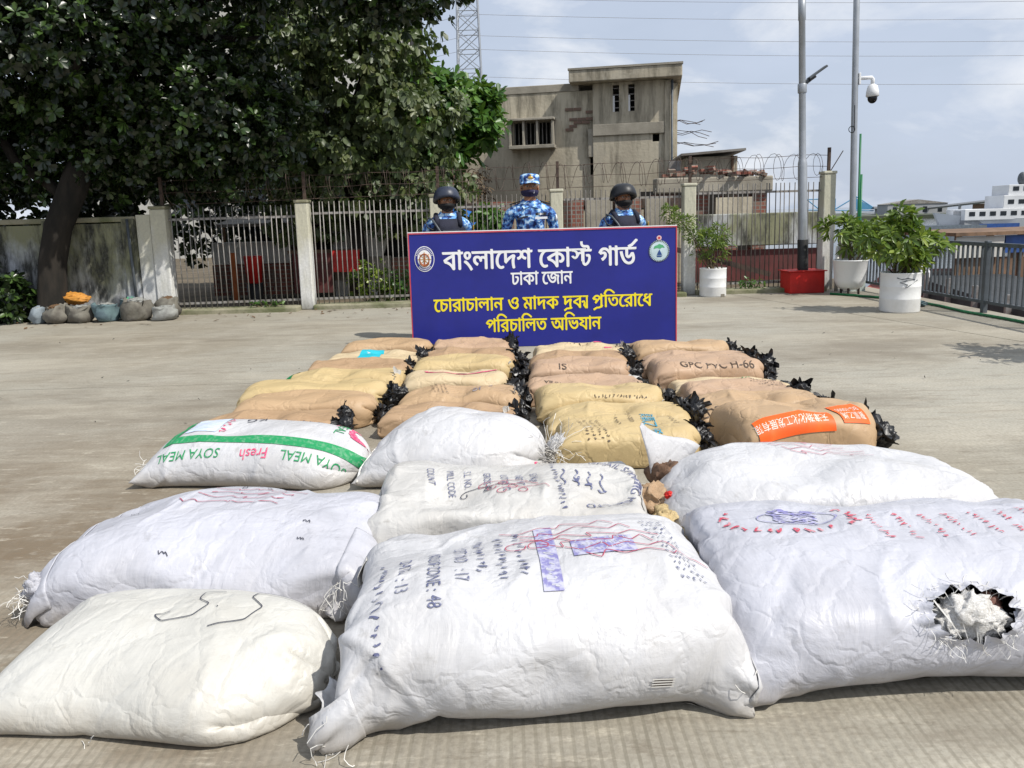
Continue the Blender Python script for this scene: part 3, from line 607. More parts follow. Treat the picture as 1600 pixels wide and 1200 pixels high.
# ---- litter sacks along the wall (open tops, slumped)
def litter_sack(x, y, r, h, m, seed, lb, top=None):
    rr = np.random.default_rng(seed); t = thing('litter_sack', lb, 'sack', (x, y, 0), rr.uniform(0, 6), 'slumped litter sacks along the stained wall'); r *= .92; h *= .88
    prof = [(.02, 0), (.8, .01), (1.0, .12), (1.06, .4), (1.0, .68), (.9, .86), (.93, 1.0), (.86, 1.03), (.7, .94), (.3, .88), (.02, .9)]; mb = MB(); mb.lathe([(a * r, b * h) for a, b in prof], 18)
    V = []
    for v in mb.v:
        p = Vector(v); q = p * 7 + Vector((seed, seed * 2, 0)); d = noise.noise_vector(q) * .085 * (h / .28) + noise.noise_vector(q * 2.3) * .03
        V.append((p.x + d.x, p.y + d.y, max(.003, p.z + d.z * (p.z / h))))
    mb.v = V; mb.build('bag', m, t, True)
    crumple_part('contents', seed, top or M['t_pale'], t, (0, 0, h * .95), (r * .75, r * .7, h * .2), (0, 0, seed))
ls = [(-6.98, 11.3, .11, .25, 't_blue', 't_pale', 'small pale blue litter sack with twisted neck, end of the row by the trunk'), (-6.72, 11.3, .17, .28, 't_grey', 'leaf_dead', 'grey open litter sack below the orange sheet'), (-6.38, 11.33, .18, .26, 't_grey', 't_pale', 'slumped grey brown litter sack between grey sack and teal sack'), (-6.02, 11.38, .18, .28, 't_teal', 't_pale', 'blue teal litter sack with white crumpled top'), (-5.76, 11.6, .15, .33, 't_teal', 'badge_green', 'dark litter sack with a green crumpled top behind the teal one'), (-5.58, 11.42, .22, .34, 't_grey', 't_pale', 'tallest wide grey litter sack bulging over its neighbours'), (-5.2, 11.62, .15, .33, 't_grey', 'leaf_dead', 'grey litter sack leaning on the wall pipe'), (-5.14, 11.36, .19, .22, 't_pale', 't_pale', 'squat pale plastic litter sack closest to the bar fence')]
for i, (x, y, r, h, m_, tm, lb) in enumerate(ls): litter_sack(x, y, r, h, M[m_], i + 3, lb, M[tm])
o = crumple_part('orange_sheet', 4, M['t_orange'], None, (-6.62, 11.62, .33), (.26, .14, .1)); tag(o, 'crumpled orange sheet lying over the litter sacks', 'sheet')
for q, (x_, z_) in enumerate(((-6.62, .3),)): pass

# ================================================================== trees
def leaf_cloud(C_, A_, k, ln, wd, spread, droop, rng, jitter=.25, hang=0.):
    """whorls of k leaves at centres C_ round axes A_"""
    n = len(C_); A_ = A_ / (np.linalg.norm(A_, axis=1, keepdims=True) + 1e-9); ref = np.where(np.abs(A_[:, 2:3]) < .9, np.array([[0, 0, 1.]]), np.array([[1., 0, 0]]))
    U = np.cross(A_, ref); U /= np.linalg.norm(U, axis=1, keepdims=True); W = np.cross(A_, U)
    ph = rng.uniform(0, 6.28, (n, 1)) + np.arange(k)[None] * 2.399 + rng.normal(0, .2, (n, k)); al = spread + rng.normal(0, jitter, (n, k))
    D = A_[:, None] * np.cos(al)[..., None] + (U[:, None] * np.cos(ph)[..., None] + W[:, None] * np.sin(ph)[..., None]) * np.sin(al)[..., None]
    D[..., 2] -= hang; D /= np.linalg.norm(D, axis=-1, keepdims=True)
    l = ln * rng.uniform(.6, 1.25, (n, k, 1)); S = np.cross(D, A_[:, None] + rng.normal(0, .25, (n, k, 3))); S /= np.linalg.norm(S, axis=-1, keepdims=True) + 1e-9; Nn = np.cross(S, D)
    B = C_[:, None] + D * l * .08; ww = l * wd
    mid = B + D * l * .55; tip = B + D * l - np.array([0, 0, 1.]) * l * droop
    q1 = B + D * l * .38; q2 = B + D * l * .74 - np.array([0, 0, 1.]) * l * droop * .5
    P = np.stack([B, q1 + S * ww * .36 + Nn * l * .05, q2 + S * ww * .5 + Nn * l * .05, tip, q2 - S * ww * .5 + Nn * l * .05, q1 - S * ww * .36 + Nn * l * .05], 2).reshape(-1, 3)
    b = np.arange(n * k)[:, None] * 6; F = np.concatenate([b + [[0, 1, 2, 3]], b + [[0, 3, 4, 5]]], 1).reshape(-1, 4)
    tint = np.repeat(np.clip(rng.normal(.45, .22, (n, 1)) + rng.normal(0, .12, (n, k)), 0, 1).ravel(), 6); return P, F, tint
def clump_pts(clumps, rng, shell=.45):
    C_ = []; A_ = []
    for c, r, n in clumps:
        d = rng.normal(0, 1, (n, 3)); d /= np.linalg.norm(d, axis=1, keepdims=True); f = rng.uniform(shell, 1.05, (n, 1)) ** .6
        lump = 1 + .22 * np.sin(d[:, :1] * 5 + c[0] * 3) * np.sin(d[:, 1:2] * 4 + c[2]) + .15 * np.sin(d[:, 2:3] * 7 + c[1])
        C_.append(np.array(c) + d * np.array(r) * f * lump); A_.append(d + np.array([0, 0, .55]) + rng.normal(0, .35, (n, 3)))
    return np.concatenate(C_), np.concatenate(A_)
def foliage(name, P, F, tint, m, parent):
    me = mesh_np(name, P, F, False); at = me.attributes.new('tint', 'FLOAT', 'POINT'); at.data.foreach_set('value', tint.astype(np.float32)); o = part(name, me, m, parent); o['kind'] = 'stuff'; return o
def limb(mb, p, q, r0, r1, seed, n=7, wob=.12):
    p = Vector(p); q = Vector(q); pts = []
    for i in range(n):
        f = i / (n - 1); w_ = noise.noise_vector(Vector((seed * 3.7 + f * 2.2, seed, f))) * wob * (q - p).length * math.sin(f * math.pi); pts.append(p.lerp(q, f) + w_)
    mb.tube(pts, [r0 + (r1 - r0) * i / (n - 1) for i in range(n)], 8); return pts
rng = np.random.default_rng(11)
# the big dark tree
t = thing('shade_tree', 'big dark leaved shade tree with leaning trunk in front of the stained wall', 'tree', (-6.9, 11.55, 0))
mb = MB(); mb.tube([(-.02, 0, -.1), (0, 0, .05), (0, 0, .4), (.04, .05, .9), (.15, .1, 1.4), (.4, .2, 2.0), (.62, .3, 2.6)], [.3, .24, .2, .19, .19, .2, .17], 12)
ends_ = [((.62, .3, 2.6), (-.4, .2, 5)), ((.55, .3, 2.4), (2.2, .6, 4.6)), ((.3, .2, 1.8), (-1.4, .5, 3.4)), ((.62, .3, 2.6), (1.2, -.9, 4.6)), ((2.2, .6, 4.6), (4.6, .4, 5.4)), ((.5, .3, 2.3), (.2, 1.3, 4)), ((1.6, .5, 4), (3.2, .8, 4.2))]
for i, (p, q) in enumerate(ends_): limb(mb, p, q, .1, .025, i + 1)
mb.build('trunk', M['bark'], t, True)
cl = [((1.5, -1.1, 6.6), (3.2, 1.3, 1.0), 620), ((3.6, -1.2, 7.0), (2.2, 1.2, .9), 380), ((-1.8, -.2, 2.6), (1.2, .8, .7), 260), ((-.2, .5, 2.6), (1.2, .6, .6), 220), ((1.6, .5, 2.75), (1.3, .7, .6), 260), ((3.0, .6, 2.9), (.8, .6, .7), 170), ((-2.2, .3, 3.2), (1.6, 1.5, 1.1), 420), ((-.9, .2, 4.4), (2.0, 1.6, 1.3), 700), ((.8, -.3, 4.0), (1.7, 1.5, 1.0), 620), ((2.2, .4, 3.3), (1.3, 1.2, .9), 430), ((2.4, .2, 4.9), (1.7, 1.4, 1.0), 520), ((.7, .6, 3.0), (1.4, 1.0, .75), 330), ((-.3, .9, 5.8), (3.0, 2.4, 1.2), 700), ((-1.9, 1.0, 2.3), (1.2, .7, .65), 160), ((1.2, 1.2, 2.35), (1.3, .7, .5), 170), ((2.4, .9, 2.5), (.9, .6, .55), 150), ((4.6, .3, 5.0), (1.15, .9, .6), 240), ((5.35, .2, 4.55), (.75, .6, .42), 120), ((6.0, .2, 5.0), (.6, .6, .42), 120), ((3.8, .2, 5.6), (1.6, 1.2, .8), 320)]  # first two clumps: unseen overhead canopy added to shade the leaves below
P_, A2 = clump_pts(cl, rng); tw = MB()
P_ = np.concatenate([P_, P_ + rng.normal(0, .16, P_.shape)]); A2 = np.concatenate([A2, A2 + rng.normal(0, .5, A2.shape)])
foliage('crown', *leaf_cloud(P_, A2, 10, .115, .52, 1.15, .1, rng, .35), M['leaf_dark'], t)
red = rng.integers(0, len(P_), 10)
foliage('old_leaf', *leaf_cloud(P_[red] + np.array([0, -.15, 0]), A2[red], 2, .17, .45, 1.2, .2, rng), mat('red_old_leaf', (.4, .03, .02), .5), t)
# the vine-hung tree
t = thing('vine_tree', 'pale olive vine covered tree rising behind the bar fence', 'tree', (-2.9, 14.6, -.05))
mb = MB(); mb.tube([(0, 0, -.1), (.05, 0, .8), (-.05, .1, 1.8), (.1, .1, 3)], [.2, .15, .13, .09], 9)
for i, q in enumerate(((-1.1, .1, 4), (1.0, 0, 3.8), (.2, .2, 5), (-.4, -.3, 3.4), (.9, -.3, 2.8))): limb(mb, (0, .05, 1.8 + .1 * i), q, .07, .015, 20 + i)
mb.build('trunk', M['bark'], t, True)
cl = [((-1.0, 0, 3.3), (1.0, .9, 1.2), 520), ((.3, -.1, 4.3), (1.25, 1.0, 1.0), 650), ((.95, -.1, 3.1), (1.05, .9, 1.1), 600), ((-.2, -.2, 2.4), (1.3, .8, .95), 560), ((-1.2, -.1, 4.6), (1.0, .9, .8), 380), ((1.1, 0, 1.9), (1.0, .7, .7), 360), ((-.9, -.1, 1.6), (.8, .6, .5), 200), ((.1, 0, 5.2), (1.1, .9, .6), 330)]
P_, A2 = clump_pts(cl, rng, .55); A2[:, 2] -= .7
foliage('crown', *leaf_cloud(P_, A2, 7, .135, .62, 1.2, .25, rng, .35, .55), M['leaf_vine'], t)
# the bright broad-leaved tree
t = thing('broadleaf_tree', 'bright green broad leaved tree reaching towards the grey building', 'tree', (-1.55, 16.6, -.05))
mb = MB(); mb.tube([(-.3, 0, -.1), (-.25, 0, 1.0), (-.1, 0, 2.2), (0, 0, 3)], [.16, .12, .1, .07], 9)
for i, q in enumerate(((.9, -.1, 3.7), (-.7, 0, 4.2), (.3, -.2, 4.6), (1.0, 0, 3.0))): limb(mb, (-.05, 0, 2.4), q, .05, .014, 40 + i)
mb.build('trunk', M['bark'], t, True)
cl = [((-.35, 0, 4.05), (.95, .8, .62), 230), ((.5, 0, 3.75), (.85, .7, .55), 200), ((.95, -.1, 3.3), (.55, .5, .42), 110), ((.1, -.1, 3.1), (.9, .7, .55), 200), ((-.6, -.1, 3.3), (.6, .6, .6), 110), ((1.15, 0, 3.85), (.32, .3, .22), 34)]
P_, A2 = clump_pts(cl, rng, .5); foliage('crown', *leaf_cloud(P_, A2, 8, .23, .42, 1.1, .1, rng), M['leaf_bright'], t)
# thicket behind the wall
for lb, x, y, cl in (('dense dark thicket behind the stained wall', -8.6, 14.2, [((0, 0, 1.5), (1.7, .9, 1.5), 420), ((-2.2, 0, 1.7), (1.6, .9, 1.6), 330), ((1.4, .2, 2.2), (1.2, .8, 1.3), 300)]), ('dense dark thicket behind the first fence panel', -5.2, 17.4, [((0, 0, 1.9), (1.5, .9, 1.5), 380), ((1.6, .1, 2.0), (1.4, .8, 1.4), 360), ((-1.5, 0, 2.2), (1.3, .8, 1.6), 300), ((2.9, .2, 2.3), (1.1, .7, 1.2), 220)])):
    t = thing('thicket', lb, 'thicket', (x, y, -.05)); P_, A2 = clump_pts(cl, rng, .3); foliage('foliage', *leaf_cloud(P_, A2, 9, .17, .5, 1.1, .1, rng), M['leaf_dark'], t); mb = MB()
    for i in range(9): limb(mb, (rng.normal(0, .8), rng.normal(0, .2), 0), P_[rng.integers(0, len(P_))], .05, .012, i + 80, 6)
    mb.build('stem', M['bark'], t)
# shrubs and weeds
def shrub(name, lb, loc, cl, m, k, ln, wd, cat='shrub', grp=None, hang=.1):
    t = thing(name, lb, cat, loc, 0, grp); P_, A2 = clump_pts(cl, rng, .2); foliage('foliage', *leaf_cloud(P_, A2, k, ln, wd, 1.0, .15, rng, .3, hang), m, t)
    mb = MB()
    for i in range(0, len(P_), max(1, len(P_) // 8)): limb(mb, (RNG.normal(0, .05), RNG.normal(0, .05), -.02), P_[i], .012, .004, i, 5)
    mb.build('stem', M['twig'], t); return t
shrub('dark_shrub', 'dark shadowed shrub at the foot of the wall left of the trunk', (-7.85, 11.45, 0), [((0, 0, .5), (.5, .35, .5), 170), ((.4, .05, .35), (.35, .3, .35), 90), ((-.7, 0, .6), (.5, .3, .6), 130)], M['leaf_dark'], 7, .13, .45)
shrub('weed_clump', 'green weeds growing behind the second fence panel', (-2.35, 12.95, -.05), [((0, 0, .42), (.4, .22, .36), 90), ((.35, 0, .25), (.25, .2, .25), 40)], M['leaf_pot'], 6, .09, .5, 'weeds')
shrub('weed_clump', 'low green weeds at the kerb beside the sign edge', (-1.75, 12.9, -.05), [((0, 0, .3), (.35, .2, .32), 80)], M['leaf_bright'], 6, .09, .5, 'weeds')
shrub('weed_clump', 'small weeds at the kerb near the red box', (4.05, FY(4.05) - .16, .05), [((0, 0, .1), (.3, .06, .09), 24)], M['leaf_bright'], 5, .06, .5, 'weeds')
shrub('weed_clump', 'thin weeds sprouting from the mossy kerb below the first fence panel', (-3.9, FY(-3.9) - .18, .06), [((0, 0, .06), (.35, .05, .06), 20)], M['leaf_bright'], 5, .06, .5, 'weeds')
shrub('creeper_shrub', 'drooping leafy shrub behind the fence at the officer\'s shoulder', (-.35, 13.3, -.05), [((0, 0, 1.42), (.26, .2, .24), 60), ((.1, 0, 1.1), (.2, .2, .3), 40)], M['leaf_bright'], 7, .17, .35, hang=.6)
shrub('dry_creeper', 'dry brown creeper hanging on the grey building corner', (-1.0, 19.6, -.05), [((0, 0, 2.2), (.7, .3, .7), 160), ((.5, 0, 1.5), (.5, .3, .5), 90)], mat('dry_creeper_leaf', (.14, .1, .06), .9), 5, .13, .25, 'creeper', None, .7)

# ================================================================== buildings behind the fence
def holed(mb, x0, x1, z0, z1, y0, y1, holes):
    X = sorted({x0, x1, *[h[0] for h in holes], *[h[1] for h in holes]}); Z = sorted({z0, z1, *[h[2] for h in holes], *[h[3] for h in holes]})
    for a, b in zip(X, X[1:]):
        run = None
        for c, d in zip(Z, Z[1:]):
            inh = any(h[0] <= (a + b) / 2 <= h[1] and h[2] <= (c + d) / 2 <= h[3] for h in holes)
            if not inh: run = [c, d] if run is None else [run[0], d]
            if run and (inh or d == Z[-1]): mb.bb(a, b, y0, y1, run[0], run[1]); run = None
    return mb
t = thing('grey_building', 'weathered grey plaster building with barred window and overhanging roof slab', 'building', (4.13, 20.0, -.06), R(-11))
holes = [(-1.42, -1.26, 4.0, 4.66), (-1.03, -.87, 4.0, 4.66), (-.42, -.25, 3.22, 3.42)]
holed(MB(), -1.93, -.12, 0, 4.72, 0, .22, holes).build('stair_wall', M['facade'], t)
holed(MB(), -8.0, -1.935, 0, 4.58, .12, .34, [(-4.02, -2.98, 3.26, 3.86), (-2.02, -1.94, 2.45, 2.9)]).build('wall', M['facade'], t)
MB().bb(-.12, .02, -.06, .2, 0, 4.7).build('corner_column', M['facade'], t, bevel=.01)
MB().bb(-1.93, -.125, -.05, -.003, 3.42, 3.7).build('band', M['concrete'], t, bevel=.008)
MB().bb(-2.06, -1.9, .02, .119, 2.9, 3.6).build('pilaster', M['concrete'], t, bevel=.008)
MB().bb(-.0, .2, .25, 5, 0, 4.66).build('side_wall', M['facade'], t)
MB().bb(-8.0, .18, .5, 4.9, 0, 4.4).build('interior_shade_block', M['shade_void'], t)  # solid block coloured as the unlit room behind the openings
rf = MB().bb(-2.5, .3, -.35, 4.5, 4.73, 5.02).build('roof_slab', M['facade'], t, bevel=.02)
MB().bb(-2.52, .32, -.37, -.25, 5.02, 5.07).build('drip_edge', M['concrete'], rf)
MB().bb(-8.0, -2.3, .1, .4, 4.585, 4.78).build('parapet', M['concrete'], t, bevel=.015)
rod((.06, -.1, 0), (.06, -.1, 4.7), .03, 8).build('drain_pipe', M['rail'], t, True)
wd_ = MB().bb(-4.1, -2.9, -.28, .11, 3.16, 3.25).build('window', M['concrete'], t, bevel=.01)
MB().bb(-4.1, -2.9, -.28, .11, 3.87, 3.93).build('hood', M['concrete'], wd_, bevel=.01)
for x in (-4.07, -3.72, -3.36, -2.96): MB().bb(x - .025, x + .025, -.2, .1, 3.25, 3.87).build('mullion', M['concrete'], wd_)
for x in np.arange(-4.0, -2.99, .105): MB().bb(x - .012, x + .012, .14, .17, 3.26, 3.86).build('window_bar', M['iron'], wd_)
for h in holes[:2]:
    f = MB().bb(h[0] - .015, h[0] + .045, .02, .2, h[2], h[2] + .4).build('slot_window', M['ship_white'], t)
    for q in range(4): MB().bb(h[0], h[1], .1, .12, h[2] + .1 + q * .16, h[2] + .12 + q * .16).build('window_bar', M['iron'], f)
bk = MB().bb(-.1, .1, -.02, .02, -.035, .035).mesh('brick'); red_b = mat('bare_brick', (.2, .12, .09), .9, (.15, .11, .085), 9)
for q in range(26):
    r_ = q // 4; x_ = -2.55 + (q % 4) * .215 + (.1 if r_ % 2 else 0); z_ = 3.62 + r_ * .085
    if RNG.random() < .62 and not (q % 4 == 3 and r_ < 3): part('brick', bk, red_b, t, (x_, .118 - RNG.uniform(0, .012), z_))
rb = MB()
for k in range(9):
    z = 3.15 + (k // 3) * .28 + (k % 3) * .05; p = [(.1, .5, z)]
    for q in range(1, 5): p.append((.1 + q * .28 * (1 - .05 * k), .45 - .05 * q, z + .05 * math.sin(q * 1.7 + k) - .03 * q * (k % 3)))
    rb.tube(p, .008, 4)
rb.build('bent_rebar', M['rust'], t)
t = thing('roofed_hut', 'small plastered hut with sloping tin roof beside the grey building', 'hut', (4.05, 18.0, -.06), R(-6))
MB().bb(.05, 1.2, 0, 1.6, 0, 2.66).build('wall', M['facade'], t); MB().box((.62, .7, 2.74), (1.42, 2.0, .05), 0, 0, R(-3)).build('roof', M['silvertin'], t)
for x in (.16, 1.08): rod((x, -.04, 0), (x, -.04, 2.66), .035, 6).build('post', M['wood'], t)
MB().bb(-.32, -.05, .1, .3, 0, 2.6).build('side_lattice', M['iron'], t)
# ruined shed right of the officer
t = thing('ruined_shed', 'ruined concrete shed with brick piers and a heavy beam behind the fence', 'ruin', (0, 0, -.06))
MB().box((4.35, 16.6, 1.98), (2.5, .35, .32), .06).build('beam', M['concrete'], t, bevel=.03)
for x, wd_ in ((3.35, .5), (4.1, .35), (4.75, .3), (5.35, .28)): MB().box((x, 16.75, .9), (wd_, .3, 1.8), .06).build('brick_pier', M['brick'], t)
MB().box((4.78, 16.5, 1.36), (.8, .08, .7), .06).build('plaster_panel', M['facade'], t)
MB().bb(2.95, 5.6, 17.4, 17.5, 0, 1.9).build('back_wall', M['shade_void'], t)
rub = MB()
for k in range(50):
    x = RNG.uniform(3.2, 5.5); rub.box((x, 16.6 + RNG.normal(0, .12), 2.16 + abs(RNG.normal(0, .04)) + .1 * math.exp(-((x - 4.1) / .5) ** 2)), (.2 * RNG.uniform(.5, 1), .1, .07), RNG.uniform(0, 3), RNG.normal(0, .4))
o = rub.build('brick_rubble', M['brick'], t); o['kind'] = 'stuff'
t = thing('concrete_parapet', 'grey stained concrete parapet low behind the right fence panel', 'wall', (0, 0, -.06)); MB().box((4.85, 15.0, 1.06), (2.9, .2, .62), .04).build('block', M['wall'], t, bevel=.02); MB().box((4.85, 15.05, .37), (2.9, .1, .6), .04).build('red_board', M['redsheet'], t)
o = MB().box((3.9, 14.2, .45), (1.9, .09, .09), .03, 0, R(16)).build('fallen_beam', M['rust']); tag(o, 'rusty beam leaning down behind the bar fence', 'beam')
t = thing('brick_pier_wall', 'red brick piers of a broken wall behind the officer and guard', 'wall', (0, 0, -.06))
for x, w_, m_ in ((1.25, .38, 'brick'), (2.3, .5, 'brick'), (1.75, .5, 'concrete'), (-.25, .7, 'brick'), (2.85, .4, 'concrete')): MB().box((x, 15.1, .86), (w_, .25, 1.72), .05).build('pier', M[m_], t)
MB().box((1.2, 15.3, 1.62), (4.4, .1, .18), .05).build('lintel', M['rust'], t); MB().box((1.4, 15.9, .75), (4.5, .1, 1.5), .05).build('back_panel', M['facade'], t)
t = thing('tarpaulin_shed', 'shed covered with a bright blue tarpaulin behind the left guard', 'shed', (-.95, 14.4, -.06))
MB().add([(-.32, 0, 1.46), (.5, 0, 1.2), (.55, .9, 1.5), (-.3, .9, 1.78), (-.32, 0, .3), (.5, 0, .3)], [(0, 1, 2, 3), (0, 4, 5, 1)]).build('tarpaulin', M['tarp'], t)
MB().box((0.1, 1.2, .8), (.9, .1, 1.6)).build('back_board', M['wood'], t)
for x in (-.28, .52): rod((x, .02, 0), (x, .02, 1.0), .025).build('pole', M['wood'], t)
# yard scrap behind the left panels
t = thing('scrap_shed', 'low dark shed with tin roof behind the first fence panel', 'shed', (-4.3, 15.6, -.06)); MB().box((0, .6, 1.52), (3.0, 1.6, .06), 0, R(8)).build('roof', M['silvertin'], t); MB().box((0, 1.3, .7), (3.0, .1, 1.4)).build('back_wall', M['shade_void'], t)
for x in (-1.4, 0, 1.4): rod((x, -.1, 0), (x, -.1, 1.42), .04).build('post', M['wood'], t)
o = MB().box((-5.0, 15.0, .82), (1.5, .12, .42)).build('white_low_wall', M['pale_bldg']); tag(o, 'short pale wall seen through the first fence panel above the red bin', 'wall')
o = MB().box((-5.0, 15.0, .3), (1.5, .2, .6)).build('brick_footing', M['brick']); tag(o, 'dark brick footing below the short pale wall', 'wall')
t = thing('red_board', 'faded red boards standing behind the first fence panel', 'board', (-3.95, 14.4, -.06)); MB().bb(-.1, .62, 0, .03, .12, .86).build('board', M['redsheet'], t); MB().bb(.63, 1.15, -.02, .01, .5, .9).build('board', M['brightred'], t); MB().bb(-.2, 1.2, .04, .08, .86, .92).build('rail', M['wood'], t)
t = thing('red_bin', 'bright red plastic bin behind the first fence panel', 'bin', (-4.72, 14.2, -.06)); MB().lathe([(.02, .34), (.13, .36), (.17, .82), (.18, .85), (.15, .84), (.13, .5)], 16).build('tub', M['brightred'], t, True); MB().lathe([(.13, .02), (.15, .34), (.02, .35)], 16).build('base', M['black'], t, True)
o = MB().bb(-5.1, -5.0, 14.1, 14.14, -.06, .86).build('orange_plank', M['orange']); tag(o, 'narrow orange plank standing upright beside the red bin', 'plank')
t = thing('hung_shirt', 'white shirt hung up behind the first fence panel', 'shirt', (-4.0, 14.75, 0))
MB().prism([(-.1, 1.0), (.1, 1.0), (.1, 1.42), (.17, 1.25), (.22, 1.3), (.11, 1.52), (.04, 1.5), (-.04, 1.5), (-.11, 1.52), (-.22, 1.3), (-.17, 1.25), (-.1, 1.42)], -.03, .03).build('cloth', M['pale_bldg'], t, bevel=.01); MB().tube([(-.1, 0, 1.5), (0, 0, 1.58), (.1, 0, 1.5)], .006).build('hanger', M['rust'], t); rod((0, 0, 1.58), (0, .4, 1.6), .006).build('hook', M['rust'], t)
t = thing('grey_ruin_wall', 'grey plaster wall with a dark slanting break behind the second fence panel', 'wall', (-2.9, 14.9, -.06))
MB().prism([(-.5, .75), (.45, .75), (.75, 1.55), (-.5, 1.55)], 0, .15).build('plaster_panel', M['pale_bldg'], t); MB().bb(-.52, 1.6, .3, .5, 0, 1.75).build('back_wall', M['shade_void'], t); MB().bb(-.5, .6, -.01, .16, 0, .3).build('footing', M['pale_bldg'], t); MB().bb(-.5, .6, 0, .15, .3, .749).build('middle_course', M['concrete'], t); MB().bb(.62, 1.6, -.02, .2, 0, .72).build('brick_base', M['brick'], t); MB().bb(1.1, 1.6, 0, .15, .75, 1.4).build('side_panel', M['pale_bldg'], t); MB().bb(-.55, 1.65, -.15, .4, 1.62, 1.68).build('roof', M['silvertin'], t)
# pale blocks glimpsed far behind the trees
t = thing('pale_apartment_block', 'pale apartment block glimpsed through the dark tree', 'building', (-13, 34, -.06)); holed(MB(), -6, 9, 0, 13, 0, .3, [(x, x + 1, z, z + 1.3) for x in (-4.5, -1.5, 1.5, 4.5, 7) for z in (2, 5, 8, 10.8)]).build('wall', M['pale_bldg'], t)
MB().bb(-6, 9, .6, 6, 0, 12.8).build('interior_shade_block', M['shade_void'], t); MB().bb(-6.2, 9.2, -.3, 6, 13.01, 13.3).build('roof', M['concrete'], t)
for x in (-4.5, -1.5, 1.5, 4.5, 7):
    for z in (2, 5, 8, 10.8): MB().bb(x, x + 1, .12, .16, z, z + 1.3).build('window', M['glass'], t)
t = thing('brick_house', 'old red brick and plaster house hidden behind the vine tree', 'house', (-4.9, 19, -.06)); holed(MB(), 0, 3.6, 0, 3.3, 0, .25, [(.5, 1.1, 1.4, 2.4), (2.2, 2.9, 1.4, 2.4)]).build('wall', M['brick'], t); MB().bb(2.3, 2.9, -.1, -.003, 0, 3.0).build('plaster_strip', M['pale_bldg'], t); MB().bb(0, 3.6, .5, 3, 0, 3.2).build('interior_shade_block', M['shade_void'], t); MB().bb(-.2, 3.8, -.3, 3.2, 3.301, 3.45).build('roof', M['concrete'], t)
for x in (.5, 2.2): MB().bb(x, x + .65, .1, .14, 1.4, 2.4).build('window', M['glass'], t)

# ================================================================== poles, planters, railing
t = thing('lamp_pole', 'galvanised lamp pole with a slanted solar lamp, standing in the red box', 'lamp pole', (4.86, 12.72, 0)); t.rotation_euler = (0, R(-2.0), 0)
MB().lathe([(.085, .1), (.085, .86), (.08, .87)], 14).build('black_foot', M['black'], t, True)
MB().lathe([(.074, .86), (.072, 2.1), (.062, 2.14), (.055, 2.2), (.05, 4.3), (.058, 4.31), (.058, 4.62), (.04, 4.64), (.038, 7.2), (0.001, 7.21)], 14).build('shaft', M['galv'], t, True)
lm = MB().tube([(.0, 0, 3.28), (.06, 0, 3.36), (.12, 0, 3.4)], .035, 8).build('lamp_arm', M['rail'], t, True); MB().box((.24, 0, 3.5), (.34, .13, .035), 0, 0, R(-32)).build('solar_lamp', M['rail'], lm, bevel=.008); MB().box((.15, 0, 3.42), (.12, .1, .06), 0, 0, R(-32)).build('lamp_housing', M['black'], lm, bevel=.01)
MB().lathe([(.066, 3.2), (.07, 3.21), (.07, 3.33), (.066, 3.34)], 14).build('clamp', M['galv'], t, True)
t = thing('red_box', 'bright red painted concrete box at the foot of the lamp pole', 'box', (4.84, 12.72, 0), R(4)); MB().bb(-.29, .29, -.2, .2, 0, .355).build('block', M['redbox'], t, bevel=.008)
MB().bb(-.32, .32, -.23, .23, .356, .372).build('lid', M['redbox'], t, bevel=.005)
t = thing('camera_pole', 'slim galvanised pole carrying a white dome camera', 'camera pole', (5.72, 12.85, 0)); t.rotation_euler = (0, R(-1.3), 0)
MB().lathe([(.05, 0), (.048, 4), (.045, 7.4), (.001, 7.41)], 14).build('shaft', M['galv'], t, True)
ar = MB().tube([(.04, 0, 3.42), (.27, 0, 3.42), (.285, 0, 3.4), (.285, 0, 3.3)], .03, 10).build('camera_arm', M['ship_white'], t, True); MB().bb(.045, .075, -.05, .05, 3.32, 3.5).build('bracket', M['ship_white'], ar, bevel=.005)
dm = MB().lathe([(.03, 3.32), (.075, 3.29), (.095, 3.2), (.1, 3.13), (.085, 3.12)], 18, (.285, 0, 0)).build('camera_body', M['ship_white'], t, True); MB().ball((.285, 0, 3.1), (.075, .075, .085), 16, 10).build('dome', mat('black_dome', (.006, .006, .008), .12), dm, True)
MB().tube([(-.06 + .05 * math.cos(a), -.05, 2.62 + .05 * math.sin(a)) for a in np.linspace(0, 12, 26)] + [(-.02, -.05, 3.0)], .006, 5).build('cable_coil', M['black'], t)
for x, h in ((.1, 2.55), (.13, 1.9)): rod((x, .03, 0), (x + .02, .03, h), .018, 8).build('green_pipe', M['hose'], t, True)
o = thing('meter_box', 'grey metal box mounted beside the end post', 'box', (5.52, 12.75, 0)); MB().bb(-.07, .07, -.06, .06, .35, .98).build('case', M['iron'], o, bevel=.008); rod((0, 0, 0), (0, 0, .35), .02).build('leg', M['iron'], o)
for x in (-.12,): MB().tube([(x, -.05, 0), (x, -.05, .75)], .03, 8).build('white_pipe', M['post'], o, True)
o = MB().bb(5.6, 5.85, 12.62, 12.65, 0, .98).build('pale_board', mat('pale_green_board', (.5, .57, .54), .6)); tag(o, 'pale greenish board standing behind the half drum planter', 'board')
def leafplant(t, z0, cl, m, k, ln, wd, hang, stems, spread=1.0):
    P_, A2 = clump_pts(cl, rng, .15); foliage('foliage', *leaf_cloud(P_, A2, k, ln, wd, spread, .18, rng, .3, hang), m, t); mb = MB()
    for i in range(stems): q = P_[rng.integers(0, len(P_))]; limb(mb, (rng.normal(0, .05), rng.normal(0, .05), z0), q, .011, .004, i + 60, 6)
    mb.build('stem', M['twig'], t)
